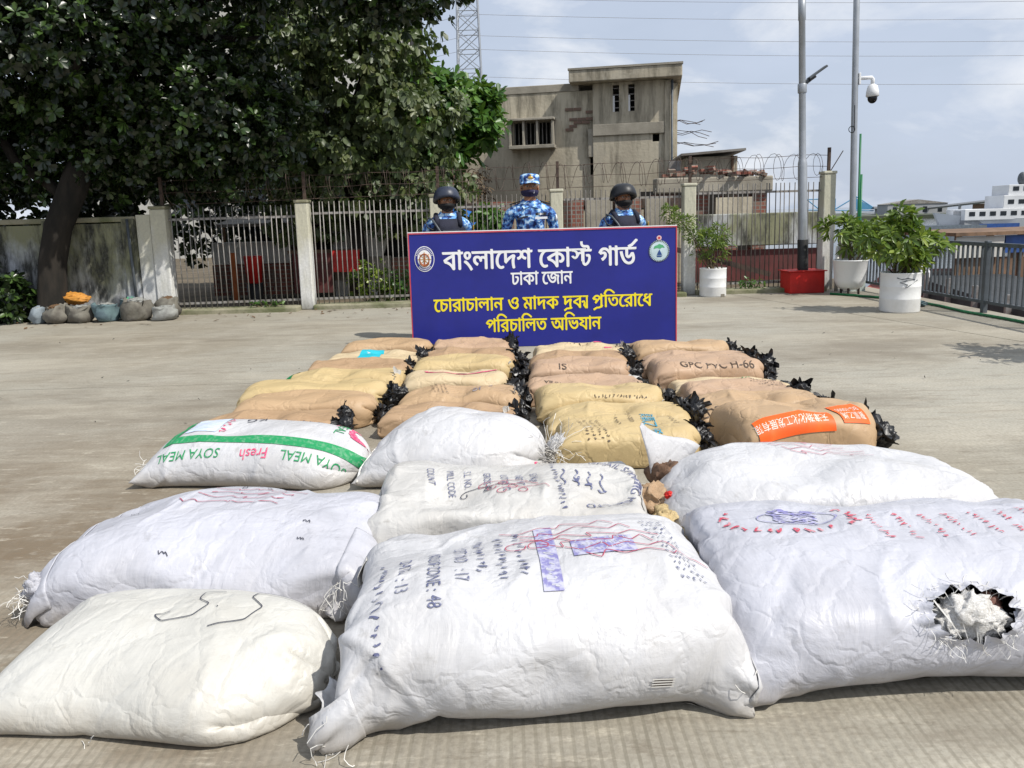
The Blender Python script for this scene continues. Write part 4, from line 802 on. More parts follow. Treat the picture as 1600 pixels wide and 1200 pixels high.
def drum(t, r, h, bulge=0):
    MB().lathe([(.001, .0), (r * .97, .0), (r, .02), (r, h * .33), (r * 1.012, h * .345), (r, h * .36), (r, h * .64), (r * 1.012, h * .655), (r, h * .67), (r, h - .02), (r * 1.02, h - .01), (r * 1.02, h), (r * .95, h), (r * .94, h - .08), (.001, h - .08)], 30).build('drum', M['pot'], t, True)
    MB().lathe([(.001, h - .06), (r * .6, h - .07), (r * .935, h - .077)], 20).build('earth', M['soil'], t, True)
t = thing('planter', 'white drum planter with a bushy green shrub and a dark scribble on its side', 'planter', (5.12, 10.05, 0)); drum(t, .245, .52)
leafplant(t, .45, [((-.02, 0, .98), (.36, .32, .3), 75), ((-.32, .05, .95), (.24, .24, .2), 34), ((.3, 0, .85), (.25, .22, .2), 30), ((-.02, 0, 1.28), (.13, .13, .16), 16), ((0, -.05, .72), (.3, .25, .14), 26)], M['leaf_pot'], 7, .145, .3, .18, 12)
MB().tube([(-.15, -.197, .46), (-.1, -.226, .44), (-.02, -.247, .455), (.06, -.242, .44), (-.06, -.241, .42), (-.12, -.216, .4), (-.03, -.247, .37), (-.06, -.241, .33), (-.02, -.247, .35), (.1, -.226, .43)], .006, 4).build('painted_scribble', M['rail'], t)
t = thing('planter', 'white half drum planter on short legs in front of the end post', 'planter', (5.4, 12.2, 0))
MB().lathe([(.001, .08), (.12, .085), (.19, .13), (.235, .24), (.255, .53), (.265, .54), (.265, .555), (.245, .555), (.235, .45), (.001, .45)], 28).build('bowl', M['pot'], t, True); MB().lathe([(.001, .47), (.23, .46)], 18).build('earth', M['soil'], t, True)
for a in range(3): rod((.15 * math.cos(a * 2.1), .15 * math.sin(a * 2.1), 0), (.15 * math.cos(a * 2.1), .15 * math.sin(a * 2.1), .14), .018).build('leg', M['rust'], t)
leafplant(t, .45, [((-.16, 0, 1.08), (.28, .24, .14), 42), ((.28, 0, 1.0), (.32, .26, .16), 44), ((.05, 0, .8), (.18, .18, .16), 20), ((.55, .05, .92), (.22, .2, .18), 24)], M['leaf_pot'], 7, .145, .3, .15, 9)
t = thing('planter', 'small white drum planter with feathery bamboo on the kerb by the sign', 'planter', (3.3, 12.5, 0)); MB().bb(-.02, .05, -.2, -.12, 0, .05).build('brick_foot', M['concrete'], t); MB().bb(.08, .14, -.2, -.12, 0, .05).build('brick_foot', M['concrete'], t)
drum(t, .212, .46)
leafplant(t, .42, [((-.02, 0, .85), (.26, .2, .3), 120), ((-.28, 0, 1.02), (.2, .15, .16), 60), ((-.52, 0, 1.22), (.2, .12, .13), 55), ((-.7, -.03, 1.38), (.14, .1, .1), 36), ((.08, 0, 1.0), (.18, .16, .2), 50)], M['leaf_pot'], 5, .085, .2, .1, 16, .8)
t = thing('planter', 'added white drum planter with tall shrub out of view, casting a shadow on the yard', 'planter', (6.05 - .35, 7.25, 0)); t.location = (5.62 + 1.15 - 1.2, 6.3, 0); drum(t, .245, .52)  # unseen planter put in to throw the shadow streak across the concrete
leafplant(t, .45, [((0, 0, 1.15), (.45, .4, .3), 70), ((.1, 0, 1.6), (.4, .4, .25), 60)], M['leaf_pot'], 7, .15, .3, .18, 10)
# railing
RX = [(5.9, 12.9), (5.97, 11.3), (6.02, 9.7), (6.07, 8.1), (6.12, 6.5), (6.17, 4.9)]
rl = ['slate grey quay railing section behind the half drum planter', 'slate grey quay railing section behind the bushy planter', 'slate grey quay railing section in front of the red barge', 'slate grey quay railing section beyond the green hose end', 'slate grey quay railing section closest to the white sacks']
for i in range(5):
    (xa, ya), (xb, yb) = RX[i], RX[i + 1]; t = thing('quay_railing', rl[i], 'railing', (xa, ya, 0), math.atan2(yb - ya, xb - xa), 'sections of the quay railing'); ln = math.hypot(xb - xa, yb - ya)
    for z, hh in ((.84, .05), (.12, .04)): MB().bb(.03, ln, -.022, .022, z, z + hh).build('rail', M['rail'], t, bevel=.004)
    MB().bb(-.03, .03, -.03, .03, 0, .91).build('post', M['rail'], t, bevel=.005)
    bm_ = MB().bb(-.011, .011, -.011, .011, .16, .84).mesh('baluster'); n = int(ln / .105)
    for k in range(1, n + 1): part('baluster', bm_, M['rail'], t, (k * ln / (n + 1), 0, 0))
o = MB().tube([(5.1, 12.2, .02), (5.5, 11.6, .02), (5.75, 11.0, .025), (5.82, 10.3, .02), (5.78, 9.7, .02), (5.86, 9.0, .02), (5.88, 8.2, .02), (5.92, 7.2, .02), (5.98, 6, .02)], .018, 8).build('garden_hose', M['hose'], smooth=True); tag(o, 'green garden hose lying along the foot of the railing', 'hose')
o = crumple_part('plastic_scrap', 3, M['t_teal'], None, (5.62, 10.45, .045), (.09, .07, .045)); tag(o, 'crumpled pale teal plastic scrap beside the bushy planter', 'scrap')
# ================================================================== river craft, bridge, crane
t = thing('wooden_barge', 'rusty red wooden barge with plank cabin moored behind the railing', 'boat', (16.4, 24, -3.15), R(8))
V = []; secs = [(-7.5, .4, 2.35), (-6, 1.7, 1.9), (-2, 2.3, 1.7), (3, 2.3, 1.7), (8, 1.9, 2.0)]
for x, b, h in secs: V += [(x, -b * .6, -.2), (x, -b, h), (x, b, h), (x, b * .6, -.2)]
F = [(4 * i + a, 4 * i + (a + 1) % 4, 4 * i + 4 + (a + 1) % 4, 4 * i + 4 + a) for i in range(4) for a in range(4)] + [(0, 3, 2, 1), (16, 17, 18, 19)]
MB().add(V, F).build('hull', M['hull_red'], t); MB().tube([(x, -b - .03, h) for x, b, h in secs], .09, 6).build('gunwale', M['wood'], t)
MB().bb(-3.9, 5.5, -1.4, 1.4, 1.75, 2.4).build('deck_house', M['wood'], t); MB().bb(-4.1, 5.8, -1.7, 1.7, 3.62, 3.72).build('roof', M['wood'], t)
for k in range(10): MB().bb(-3.9 + k * 1.0, -3.75 + k * 1.0, -1.5, -1.38, 1.75, 3.62).build('cabin_post', M['wood'], t)
for k in range(28): MB().bb(-3.8 + k * .33, -3.52 + k * .33, -1.46, -1.41, 2.2 + .1 * math.sin(k * 7), 3.05 + .12 * math.sin(k * 3)).build('plank', M['wood'], t)
MB().bb(-2.4, -1.2, -1.55, -1.5, 3.1, 3.6).build('blue_sheet', M['ship_blue'], t); MB().ball((-5.1, -1.6, 2.2), (.42, .15, .75), 14, 10).build('white_float', M['ship_white'], t, True); MB().bb(-4.0, -2.5, -1.6, -1.56, 3.0, 3.6).build('pale_frame', M['pale_bldg'], t)
t = thing('dark_barge', 'low dark cargo barge moored close to the quay behind the railing', 'boat', (11.8, 17.5, -3.0), R(76))
V = []; secs = [(-8, .6, 2.2), (-6, 2.0, 1.9), (6, 2.2, 1.9), (8, 1.2, 2.3)]
for x, b, h in secs: V += [(x, -b * .7, -.2), (x, -b, h), (x, b, h), (x, b * .7, -.2)]
F = [(4 * i + a, 4 * i + (a + 1) % 4, 4 * i + 4 + (a + 1) % 4, 4 * i + 4 + a) for i in range(3) for a in range(4)] + [(0, 3, 2, 1), (12, 13, 14, 15)]
MB().add(V, F).build('hull', M['hull_red'], t); MB().bb(-5, 5, -1.3, 1.3, 1.9, 2.35).build('hatch', mat('dark_deck', (.05, .055, .06), .8), t)
for k in range(6): MB().bb(-5 + k * 1.9, -4.9 + k * 1.9, 1.35, 1.45, 1.9, 2.6).build('stanchion', M['iron'], t)
t = thing('white_ship', 'white passenger ship with mast and bridge windows on the river', 'ship', (64, 92, -3.0), R(-6))
V = []; secs = [(-13, .3, 3.4), (-9, 2.2, 2.7), (2, 2.8, 2.4), (22, 2.8, 2.5)]
for x, b, h in secs: V += [(x + (1.5 if x < -10 else 0), -b * .7, 0), (x, -b, h), (x, b, h), (x + (1.5 if x < -10 else 0), b * .7, 0)]
F = [(4 * i + a, 4 * i + (a + 1) % 4, 4 * i + 4 + (a + 1) % 4, 4 * i + 4 + a) for i in range(3) for a in range(4)] + [(0, 3, 2, 1), (12, 13, 14, 15)]
MB().add(V, F).build('hull', M['ship_white'], t); MB().bb(-9, -4.6, -2.87, -2.83, 1.3, 2.0).build('blue_band', M['ship_blue'], t)
for a, b, z0, z1, d in ((-10.5, 20, 2.4, 3.7, 2.4), (-6.2, 12, 3.701, 5.2, 2.2), (-5.6, 3.5, 5.201, 6.4, 1.9)):
    dk = MB().bb(a, b, -d, d, z0, z1).build('deck_house', M['ship_white'], t, bevel=.05)
    for k in range(int((b - a) / 1.15) - 1): MB().bb(a + .5 + k * 1.15, a + 1.15 + k * 1.15, -d - .03, -d - .003, z0 + .5, z0 + 1.0).build('window', M['glass'], dk)
ms = rod((-1.2, 0, 6.4), (-1.2, 0, 9.2), .16, 6).build('mast', M['ship_white'], t); MB().bb(-2.1, -.3, -.15, .15, 8.2, 8.35).build('radar_bar', M['ship_white'], ms); MB().bb(-1.9, -1.4, -.3, .3, 7.2, 7.5).build('platform', M['ship_white'], ms); MB().ball((-3.2, 0, 7.1), (.5, .5, .8), 10, 8).build('radome', M['rail'], t, True)
for x in (11, 20.5): rod((x, 0, 4.5), (x, 0, 7.5), .35, 8).build('funnel', M['ship_white'], t)
t = thing('coaster_ship', 'small grey and blue coaster lying ahead of the white ship', 'ship', (51, 92, -3.0)); MB().prism([(-6, 2.0), (-5, 0), (5.5, 0), (5.5, 1.9)], -2, 2).build('hull', mat('slate_hull', (.14, .17, .2), .6), t); hb = MB().bb(2.4, 4.6, -1.2, 1.2, 1.9, 3.5).build('deck_house', M['bridge'], t)
for k in range(2): MB().bb(2.6 + k * 1.0, 3.2 + k * 1.0, -1.24, -1.203, 2.6, 3.1).build('window', M['glass'], hb)
t = thing('river_bridge', 'long low concrete river bridge with far spaced piers', 'bridge', (0, 0, 0))
pA, pB = Vector((148.5, 300, -1.0)), Vector((182, 210, 6.2)); mb = MB(); d = pB - pA
pts = [pA + d * (q / 10) for q in range(-3, 15)]
for q in range(-3, 14): MB().tube([pA + d * (q / 10), pA + d * ((q + 1) / 10)], .55, 4).build('deck_span', M['bridge'], t)
for q in range(-3, 14, 3): p = pA + d * (q / 10); rod((p.x, p.y, -3.2), p, .5, 8).build('pier', M['bridge'], t)
t = thing('dock_crane', 'pale blue steel lattice dock crane on a thick concrete column', 'crane', (128, 300, -3))
mb = MB(); z0, z1 = 3.6, 7.6
def truss(p, q, r=.22): return rod(p, q, r, 4)
for a, b in (((-13, 0, z0), (13, 0, z0 - 1)), ((-13, 0, z1), (-2, 0, z1)), ((-13, 0, z0), (-13, 0, z1)), ((-13, 0, z1), (-8, 0, z0)), ((-8, 0, z0), (-2, 0, z1)), ((-2, 0, z0), (-2, 0, z1)), ((6, 0, z1 + .6), (-2, 0, z0)), ((6, 0, z1 + .6), (14, 0, z0 - .5)), ((6, 0, z1 + .6), (6, 0, z0))): truss(a, b).build('lattice_bar', M['crane'], t)
MB().prism([(5, z1 + .4), (14, z0 - .4), (5, z0 - .4)], -.2, .2).build('gusset_sheet', M['crane'], t); rod((15, 0, 0), (15, 0, 3.4), 1.5, 10).build('column', M['bridge'], t); MB().bb(12.4, 17.6, -1.5, 1.5, 3.401, 4.2).build('column_head', M['bridge'], t)
for i, (x, y, w_, h, lb) in enumerate(((150, 285, 22, 5.2, 'low grey warehouse on the far bank beside the crane column'), (176, 270, 20, 4.2, 'low brown warehouse on the far bank under the bridge'), (205, 262, 26, 5.0, 'long pale warehouse on the far bank behind the white ship'), (246, 255, 40, 4.4, 'dull green shed roof on the far bank behind the barge cabin'))):
    t = thing('far_warehouse', lb, 'warehouse', (x, y, -1.8)); wl = MB().bb(-w_ / 2, w_ / 2, 0, 8, 0, h * .7).build('wall', (M['bridge'], M['wood'], M['pale_bldg'], M['concrete'])[i], t); MB().prism([(-w_ / 2 - .5, h * .7), (w_ / 2 + .5, h * .7), (0, h)], -.3, 8.3).build('roof', (M['silvertin'], M['silvertin'], M['bridge'], mat('green_roof', (.12, .17, .13), .7))[i], t)
    for k in range(4): MB().bb(-w_ / 2 + w_ * (k + .5) / 4 - .8, -w_ / 2 + w_ * (k + .5) / 4 + .8, -.05, -.003, .5, h * .5).build('door', M['glass'], wl)
# ---- transmission tower and lines
t = thing('lattice_tower', 'tall pale steel lattice transmission tower behind the trees', 'tower', (-4.0, 92, -3)); H_ = 46
lg = lambda z: 1.75 - .021 * z
for sx in (-1, 1):
    for sy in (-1, 1): rod((sx * lg(0), sy * lg(0), 0), (sx * lg(H_), sy * lg(H_), H_), .1, 4).build('leg', M['galv'], t)
mb = MB()
for k in range(22):
    za, zb = k * 2.1, k * 2.1 + 2.1; a, b = lg(za), lg(zb)
    for s in (-1, 1):
        for p, q in (((-a, s * a, za), (b, s * b, zb)), ((a, s * a, za), (-b, s * b, zb)), ((s * a, -a, za), (s * b, b, zb)), ((-a, s * a, za), (a, s * a, za))): mb.tube([p, q], .055, 3)
o = mb.build('bracing', M['galv'], t); o['kind'] = 'stuff'
wt = thing('power_lines', 'thin sagging power lines crossing the sky from the lattice tower', 'cables', (0, 0, 0))
for z in (17.4, 20.4, 21.9, 24.2, 26.0, 28.8):
    MB().tube([(-4 + 150 * q / 24, 92 - 12 * q / 24, z - 4 * .9 * (q / 24) * (1 - q / 24) * 2.2 - 3.4 * q / 24) for q in range(25)], .02, 3, False).build('cable', M['iron'], wt)
    MB().tube([(-4 - 60 * q / 10, 92 + 20 * q / 10, z - 5 * (q / 10) * (1 - q / 10) - 3 * q / 10) for q in range(11)], .02, 3, False).build('cable', M['iron'], wt)

# ================================================================== the sign
SW, SH = 2.8, 1.215
t = thing('display_board', 'blue display board with white and yellow Bengali lettering and two round emblems', 'sign', (.35, 8.1, .004), R(.3)); t.rotation_euler = (R(-1), 0, R(.3))
MB().bb(-SW / 2, SW / 2, 0, .025, 0, SH).build('panel', M['sign_blue'], t)
for a in ((-SW / 2 - .012, SW / 2 + .012, SH + .001, SH + .014), (-SW / 2 - .012, -SW / 2 - .001, 0, SH), (SW / 2 + .001, SW / 2 + .012, 0, SH)): MB().bb(a[0], a[1], -.006, .03, a[2], a[3]).build('edge_strip', M['sign_red'], t)
for a in ((-SW / 2 - .012, SW / 2 + .012, SH + .015, SH + .024),): MB().bb(a[0], a[1], -.006, .03, a[2], a[3]).build('edge_strip', M['sign_white'], t)
for x in (-.9, .9): rod((x, .03, 1.0), (x, .42, 0), .016).build('back_strut', M['wood'], t)
# Bengali letters in drawn order; joined letters are put together from their pieces: (text, dx, dy, sx, sy) in em
def flat(mb_, V, F, y): return mb_.add([(a, y, b) for a, b in V], [tuple(f) for f in F])
HEADY = text_tris('ব')[0][:, 1].max()
BASEY = text_tris('ন')[0][:, 1].min()
def ribbon(pts, w_):
    V = []; F = []; n = len(pts)
    for i, p in enumerate(pts):
        a = pts[max(i - 1, 0)]; b = pts[min(i + 1, n - 1)]; d = Vector((b[0] - a[0], b[1] - a[1])).normalized(); V += [(p[0] - d.y * w_ / 2, p[1] + d.x * w_ / 2), (p[0] + d.y * w_ / 2, p[1] - d.x * w_ / 2)]
    for i in range(n - 1): F.append((2 * i, 2 * i + 2, 2 * i + 3, 2 * i + 1))
    return np.array(V), F
def compose(units):
    """lays units left to right on the headline; returns list of (V, F)"""
    x = 0; out_ = []
    for u in units:
        if u == ' ': x += .3; continue
        if u.startswith('*'):
            k = u[1:]
            if k == 'st':
                V, F = text_tris('স'); w0 = V[:, 0].max(); out_.append((np.stack([V[:, 0] * .92 + x, (V[:, 1] - HEADY) * .72 + HEADY], 1), F))
                V, F = text_tris('ট'); hb = HEADY * .42; out_.append((np.stack([V[:, 0] * .8 + x + w0 * .62, V[:, 1] * .95 + .0], 1), F)); x += w0 * .62 + V[:, 0].max() * .8 + .02
            elif k == 'rd':
                V, F = text_tris('ড'); w0 = V[:, 0].max(); out_.append((V + [x, 0], F)); out_.append(([*ribbon([(x + w0 * .55, HEADY + .02), (x + w0 * .78, HEADY + .09), (x + w0 * 1.06, HEADY + .26)], .075)])); x += w0 + .01
            elif k in ('dr', 'pr'):
                V, F = text_tris('দ' if k == 'dr' else 'প'); w0 = V[:, 0].max(); out_.append((V + [x, 0], F)); yb = BASEY + .02; out_.append(([*ribbon([(x + w0 * .12, yb - .13), (x + w0 * .4, yb - .03), (x + w0 * .66, yb - .02), (x + w0 * .9, yb + (.0 if k == 'dr' else .08))], .07)])); x += w0 + .01
            elif k == 'ya':
                out_.append(([*ribbon([(x - .02, HEADY - .32), (x + .1, HEADY - .28), (x + .16, HEADY - .36), (x + .12, HEADY - .5), (x + .2, HEADY - .62), (x + .3, HEADY - .4), (x + .3, HEADY - .03)], .07)])); out_.append(([*ribbon([(x + .3, HEADY - .03), (x + .3, BASEY - .02)], .07)])); out_.append(([*ribbon([(x - .02, HEADY - .035), (x + .36, HEADY - .035)], .07)])); x += .36
            continue
        V, F = text_tris(u); out_.append((V + [x, 0], F)); x += V[:, 0].max() + (.012 if u[-1] in 'ওং' else 0)
    return out_, x
lines = [(['বাংলােদশ', ' ', 'েকা', '*st', ' ', 'গা', '*rd'], .122, .848, .158, 'sign_white', .185), (['ঢাকা েজান'], .377, .608, .352, 'sign_white', .128), (['েচারাচালান', ' ', 'ও', ' ', 'মাদক', ' ', '*dr', 'ব', '*ya', ' ', '*pr', 'িতেরােধ'], .082, .908, .567, 'sign_yellow', .13), (['পিরচািলত', ' ', 'অিভযান'], .276, .714, .757, 'sign_yellow', .13)]
for un, u0, u1, v0, m_, hh in lines:
    gl, wid = compose(un); sx = (u1 - u0) * SW / wid; sz = hh / (HEADY - BASEY); mb = MB(); lay = 0
    for V, F in gl:
        for dx, dz in ((0, 0), (.05, .0), (.025, -.02)):
            lay = (lay + 1) % 9
            flat(mb, np.stack([-SW / 2 + u0 * SW + (V[:, 0] + dx) * sx, SH * (1 - v0) + (V[:, 1] - HEADY + dz) * sz], 1), F, -.0025 - .00025 * lay)
    me = bpy.data.meshes.new('lettering'); me.from_pydata(mb.v, [], mb.f); part('lettering', me, M[m_], t)
def disc(mb, cx, cz, rx, rz, y, n=32): return mb.add([(cx + rx * math.cos(2 * math.pi * k / n), y, cz + rz * math.sin(2 * math.pi * k / n)) for k in range(n)], [tuple(range(n))])
ex, ez = -SW / 2 + .055 * SW, SH * (1 - .212)
em = disc(MB(), ex, ez, .104, .134, -.004).build('round_emblem', M['sign_white'], t); disc(MB(), ex, ez, .097, .125, -.006).build('emblem_ring', M['sign_blue'], em); disc(MB(), ex, ez, .072, .094, -.008).build('emblem_field', M['sign_white'], em)
mb = MB()
for k in range(8): a = k * math.pi / 4; mb.box((ex + .035 * math.cos(a), -.0095, ez - .005 + .042 * math.sin(a)), (.07, .002, .007), 0, 0, -a)
mb.build('ship_wheel', M['gold'], em); mb = MB(); mb.tube([(ex + .05 * math.cos(a), -.011, ez - .005 + .058 * math.sin(a)) for a in np.linspace(0, 2 * math.pi, 22)], .006, 4); mb.box((ex, -.012, ez - .01), (.014, .003, .12)); mb.tube([(ex + .045 * math.cos(a), -.013, ez - .03 + .045 * math.sin(a)) for a in np.linspace(math.pi, 2 * math.pi, 10)], .007, 4); mb.build('anchor', mat('emblem_rust', (.4, .12, .04), .5), em)
mb = MB()
for k in range(16):
    a = R(20 + k * 9.3); mb.box((ex + .084 * math.cos(a), -.0075, ez + .109 * math.sin(a)), (.006, .002, .016), 0, 0, math.pi / 2 - a)
    if 2 < k < 13: mb.box((ex + .084 * math.cos(a), -.0075, ez - .109 * math.sin(a)), (.006, .002, .016), 0, 0, math.pi / 2 + a)
mb.build('emblem_lettering', M['sign_white'], em)
ex, ez = -SW / 2 + .937 * SW, SH * (1 - .198)
em = disc(MB(), ex, ez, .108, .113, -.004).build('round_emblem', M['pale_badge'], t); mb = MB()
for k in range(36): a = k * math.pi / 18; mb.box((ex + .101 * math.cos(a), -.0065, ez + .106 * math.sin(a)), (.009, .003, .014), 0, 0, math.pi / 2 - a)
mb.build('emblem_lettering', M['rail'], em); disc(MB(), ex, ez, .084, .088, -.006).build('emblem_field', mat('emblem_pale_sky', (.6, .76, .82), .5), em)
V = [(ex - .06, ez + .02), (ex - .05, ez + .05), (ex - .02, ez + .06), (ex, ez + .072), (ex + .04, ez + .058), (ex + .06, ez + .03), (ex + .03, ez + .035), (ex + .01, ez + .02), (ex - .02, ez + .03)]
MB().add([(a, -.0075, b) for a, b in V], [tuple(range(len(V)))]).build('emblem_map', M['badge_green'], em); MB().add([(ex - .03, -.008, ez - .05), (ex + .035, -.008, ez - .05), (ex + .02, -.008, ez - .065), (ex - .02, -.008, ez - .065), (ex, -.008, ez - .045), (ex + .002, -.008, ez + .015), (ex + .03, -.008, ez - .042), (ex - .025, -.008, ez - .042)], [(0, 1, 2, 3), (4, 6, 5), (4, 5, 7)]).build('emblem_boat', M['ship_blue'], em)
disc(MB(), ex, ez + .135, .026, .026, -.005, 18).build('emblem_top', mat('emblem_pink', (.75, .5, .52), .5), em); disc(MB(), ex, ez + .135, .012, .012, -.0065, 14).build('emblem_dot', M['brightred'], em)

# ================================================================== people
def person(name, lb, x, y, hgt, kind, rz=0):
    k = hgt / 1.72; t = thing(name, lb, 'person', (x, y, 0), rz)
    bm = bmesh.new(); ly = bm.verts.layers.skin.verify()
    def v(p, r, root=False):
        q = bm.verts.new([c_ * k for c_ in p]); r = r if hasattr(r, '__len__') else (r, r); q[ly].radius = (r[0] * k, r[1] * k); q[ly].use_root = root; return q
    def ch(a, *ps):
        for p, r in ps: b = v(p, r); bm.edges.new((a, b)); a = b
        return a
    pel = v((0, 0, .95), (.155, .12), True); bel = ch(pel, ((0, 0, 1.1), (.15, .11))); chest = ch(bel, ((0, -.01, 1.27), (.165, .12))); up_ = ch(chest, ((0, 0, 1.39), (.13, .095)))
    nk = ch(up_, ((0, .005, 1.475), (.062, .062)), ((0, 0, 1.53), (.056, .058)), ((0, -.012, 1.575), (.068, .08)), ((0, -.008, 1.63), (.078, .096)), ((0, 0, 1.69), (.066, .082)))
    for s in (-1, 1):
        sh = ch(up_, ((s * .14, 0, 1.385), (.08, .075)), ((s * .195, .01, 1.35), .066), ((s * .225, .025, 1.22), .052), ((s * .24, .03, 1.09), .044), ((s * .245, -.01, .97), .04), ((s * .24, -.05, .86), (.028, .032)), ((s * .235, -.065, .8), (.022, .04)), ((s * .232, -.072, .765), (.018, .036)))
        lg_ = ch(pel, ((s * .09, 0, .86), .1), ((s * .1, -.005, .68), .085), ((s * .105, -.01, .5), .064), ((s * .105, .01, .32), .06), ((s * .105, .02, .12), .046), ((s * .105, -.0, .055), .05), ((s * .11, -.11, .04), (.045, .035)), ((s * .115, -.17, .035), (.038, .026)))
        for f_, (dy, ln) in enumerate(((-.033, .075), (-.011, .085), (.011, .08), (.033, .062))):
            a = v((s * .233, -.07 + dy, .775), .0095, True); ch(a, ((s * .232, -.074 + dy, .775 - ln * .5), .009), ((s * .222, -.078 + dy, .775 - ln * .95), .008))
        a = v((s * .228, -.095, .82), .011, True); ch(a, ((s * .215, -.125, .79), .0105), ((s * .205, -.135, .755), .009))
    me = bpy.data.meshes.new('body'); bm.to_mesh(me); bm.free(); o = bpy.data.objects.new('body_rig', me); col.objects.link(o)
    o.modifiers.new('skin', 'SKIN').use_smooth_shade = True; sd = o.modifiers.new('sub', 'SUBSURF'); sd.levels = sd.render_levels = 2
    dg = bpy.context.evaluated_depsgraph_get(); bme = bpy.data.meshes.new_from_object(o.evaluated_get(dg)); bpy.data.objects.remove(o); bme.name = 'body'
    for m_ in ('camo', 'skin', 'black'):
        bme.materials.append(M[m_])
    for p in bme.polygons:
        c_ = p.center / k; p.material_index = 1 if (c_.z > 1.485 or (c_.z < .885 and abs(c_.x) > .19)) else (2 if c_.z < .13 else 0)
    bme.shade_smooth(); b = bpy.data.objects.new('body', bme); link(b, t)
    S = lambda p: tuple(c_ * k for c_ in p)
    for s in (-1, 1):
        MB().ball(S((s * .03, -.085, 1.635)), (.014 * k, .01 * k, .008 * k), 10, 6).build('eye', M['eye'], b, True); MB().ball(S((s * .03, -.094, 1.635)), (.006 * k,) * 3, 8, 5).build('pupil', M['hair'], b, True)
        MB().ball(S((s * .079, .01, 1.615)), (.012 * k, .022 * k, .034 * k), 10, 8).build('ear', M['skin'], b, True)
    MB().tube([S((0, -.09, 1.64)), S((0, -.11, 1.605)), S((0, -.105, 1.59))], [.009 * k, .015 * k, .012 * k], 8).build('nose', M['skin'], b, True)
    # mask: front shell of the lower face
    V = []; nu, nv = 15, 9
    for i in range(nv):
        f = i / (nv - 1); z = 1.6 - .075 * f
        for j in range(nu):
            a = (j / (nu - 1) - .5) * 2 * R(86); rr = (.083 - .018 * f * f, .108 - .012 * f + .016 * math.exp(-((f - .35) / .3) ** 2))
            V.append(S((rr[0] * math.sin(a) * 1.03, -.008 - rr[1] * math.cos(a) * (1 + .05 * math.cos(a) ** 8), z + .018 * (abs(math.sin(a)) ** 2) * (1 - 2 * f) * -.6)))
    F = [(i * nu + j, i * nu + j + 1, (i + 1) * nu + j + 1, (i + 1) * nu + j) for i in range(nv - 1) for j in range(nu - 1)]
    mk_ = part('face_mask', mesh_np('face_mask', V, F), M['mask_navy' if kind == 'officer' else 'mask_black'], t)
    for s in (-1, 1): MB().tube([S((s * .078, -.02, 1.615)), S((s * .086, .01, 1.63)), S((s * .085, .03, 1.6)), S((s * .078, -.02, 1.55))], .003, 5).build('ear_loop', M['mask_black'], mk_)
    # neckline and collar
    mb = MB()
    for s in (-1, 1): mb.add([S(p) for p in ((s * .005, -.085, 1.43), (s * .07, -.105, 1.405), (s * .1, -.03, 1.475), (s * .075, .05, 1.5), (s * .058, .05, 1.52), (s * .066, -.03, 1.505))], [(0, 1, 2, 5), (5, 2, 3, 4)])
    cb_ = mb.build('collar', M['camo'], t); sl = cb_.modifiers.new('solid', 'SOLIDIFY'); sl.thickness = .008
    if kind == 'officer':
        MB().box(S((.025, -.119, 1.575)), (.016, .004, .026)).build('mask_crest', M['sign_white'], mk_)
        cp = MB(); n = 28; prof = [(1.0, 1.668), (1.02, 1.695), (1.03, 1.728), (.96, 1.754), (.6, 1.768), (.02, 1.772)]
        cp.lathe([(r * .092 * k, z * k) for r, z in prof], n, (0, 0, 0), 1, 1.14).build('cap', M['camo'], t, True); capo = bpy.context.scene.objects[-1] if False else None
        V = []
        for i in range(4):
            f = i / 3
            for j in range(13): a = (j / 12 - .5) * 2 * R(62); rr = 1 + .55 * f * math.cos(a * 1.3); V.append(S((.093 * math.sin(a) * (1 + .12 * f), -.106 * math.cos(a) - .062 * f * math.cos(a * 1.35), 1.682 - .012 * f - .02 * f * abs(math.sin(a)))))
        F = [(i * 13 + j, i * 13 + j + 1, (i + 1) * 13 + j + 1, (i + 1) * 13 + j) for i in range(3) for j in range(12)]
        br_ = part('cap_brim', mesh_np('cap_brim', V, F), M['camo'], t); sl = br_.modifiers.new('solid', 'SOLIDIFY'); sl.thickness = .005
        MB().ball(S((0, -.112, 1.722)), (.026 * k, .008, .016 * k), 12, 6).build('cap_badge', M['gold'], t, True); MB().tube([S((.034 * math.cos(a), -.112 + .008 * abs(math.cos(a)), 1.715 + .02 * math.sin(a))) for a in np.linspace(math.pi, 2 * math.pi, 9)], .006, 5).build('badge_wreath', M['sign_white'], t)
        MB().ball(S((0, -.11, 1.748)), .01, 8, 6).build('badge_top', M['gold'], t, True)
        for s in (-1, 1): ep = MB().box(S((s * .145, .0, 1.468)), (.11, .055, .012), 0, 0, R(s * 20)).build('epaulette', M['black'], t, bevel=.004); MB().box(S((s * .16, -.006, 1.474)), (.035, .04, .006), 0, 0, R(s * 20)).build('rank_mark', M['gold'], ep)
        MB().box(S((-.085, -.137, 1.31)), (.11, .006, .022), 0, 0, R(-14)).build('name_tape', M['navy'], t); MB().box(S((.085, -.136, 1.345)), (.1, .006, .03)).build('wing_badge', M['black'], t); MB().prism([(q[0] * k + .085 * k, q[1] * k + 1.345 * k) for q in ((-.03, 0), (-.008, .004), (0, .016), (.008, .004), (.03, 0), (.008, -.005), (0, -.014), (-.008, -.005))], -.147 * k, -.142 * k).build('wing_star', M['sign_white'], t)
        MB().box(S((.09, -.138, 1.305)), (.12, .006, .024)).build('pocket_flap', M['sign_white'], t)
        MB().ball(S((.245, -.02, 1.3)), (.012, .035, .04), 10, 6).build('arm_patch', M['sign_white'], t, True)
    else:
        V = []; n = 28; kk = 9; hm = M['helmet' if kind == 'guard_a' else 'helmet2']
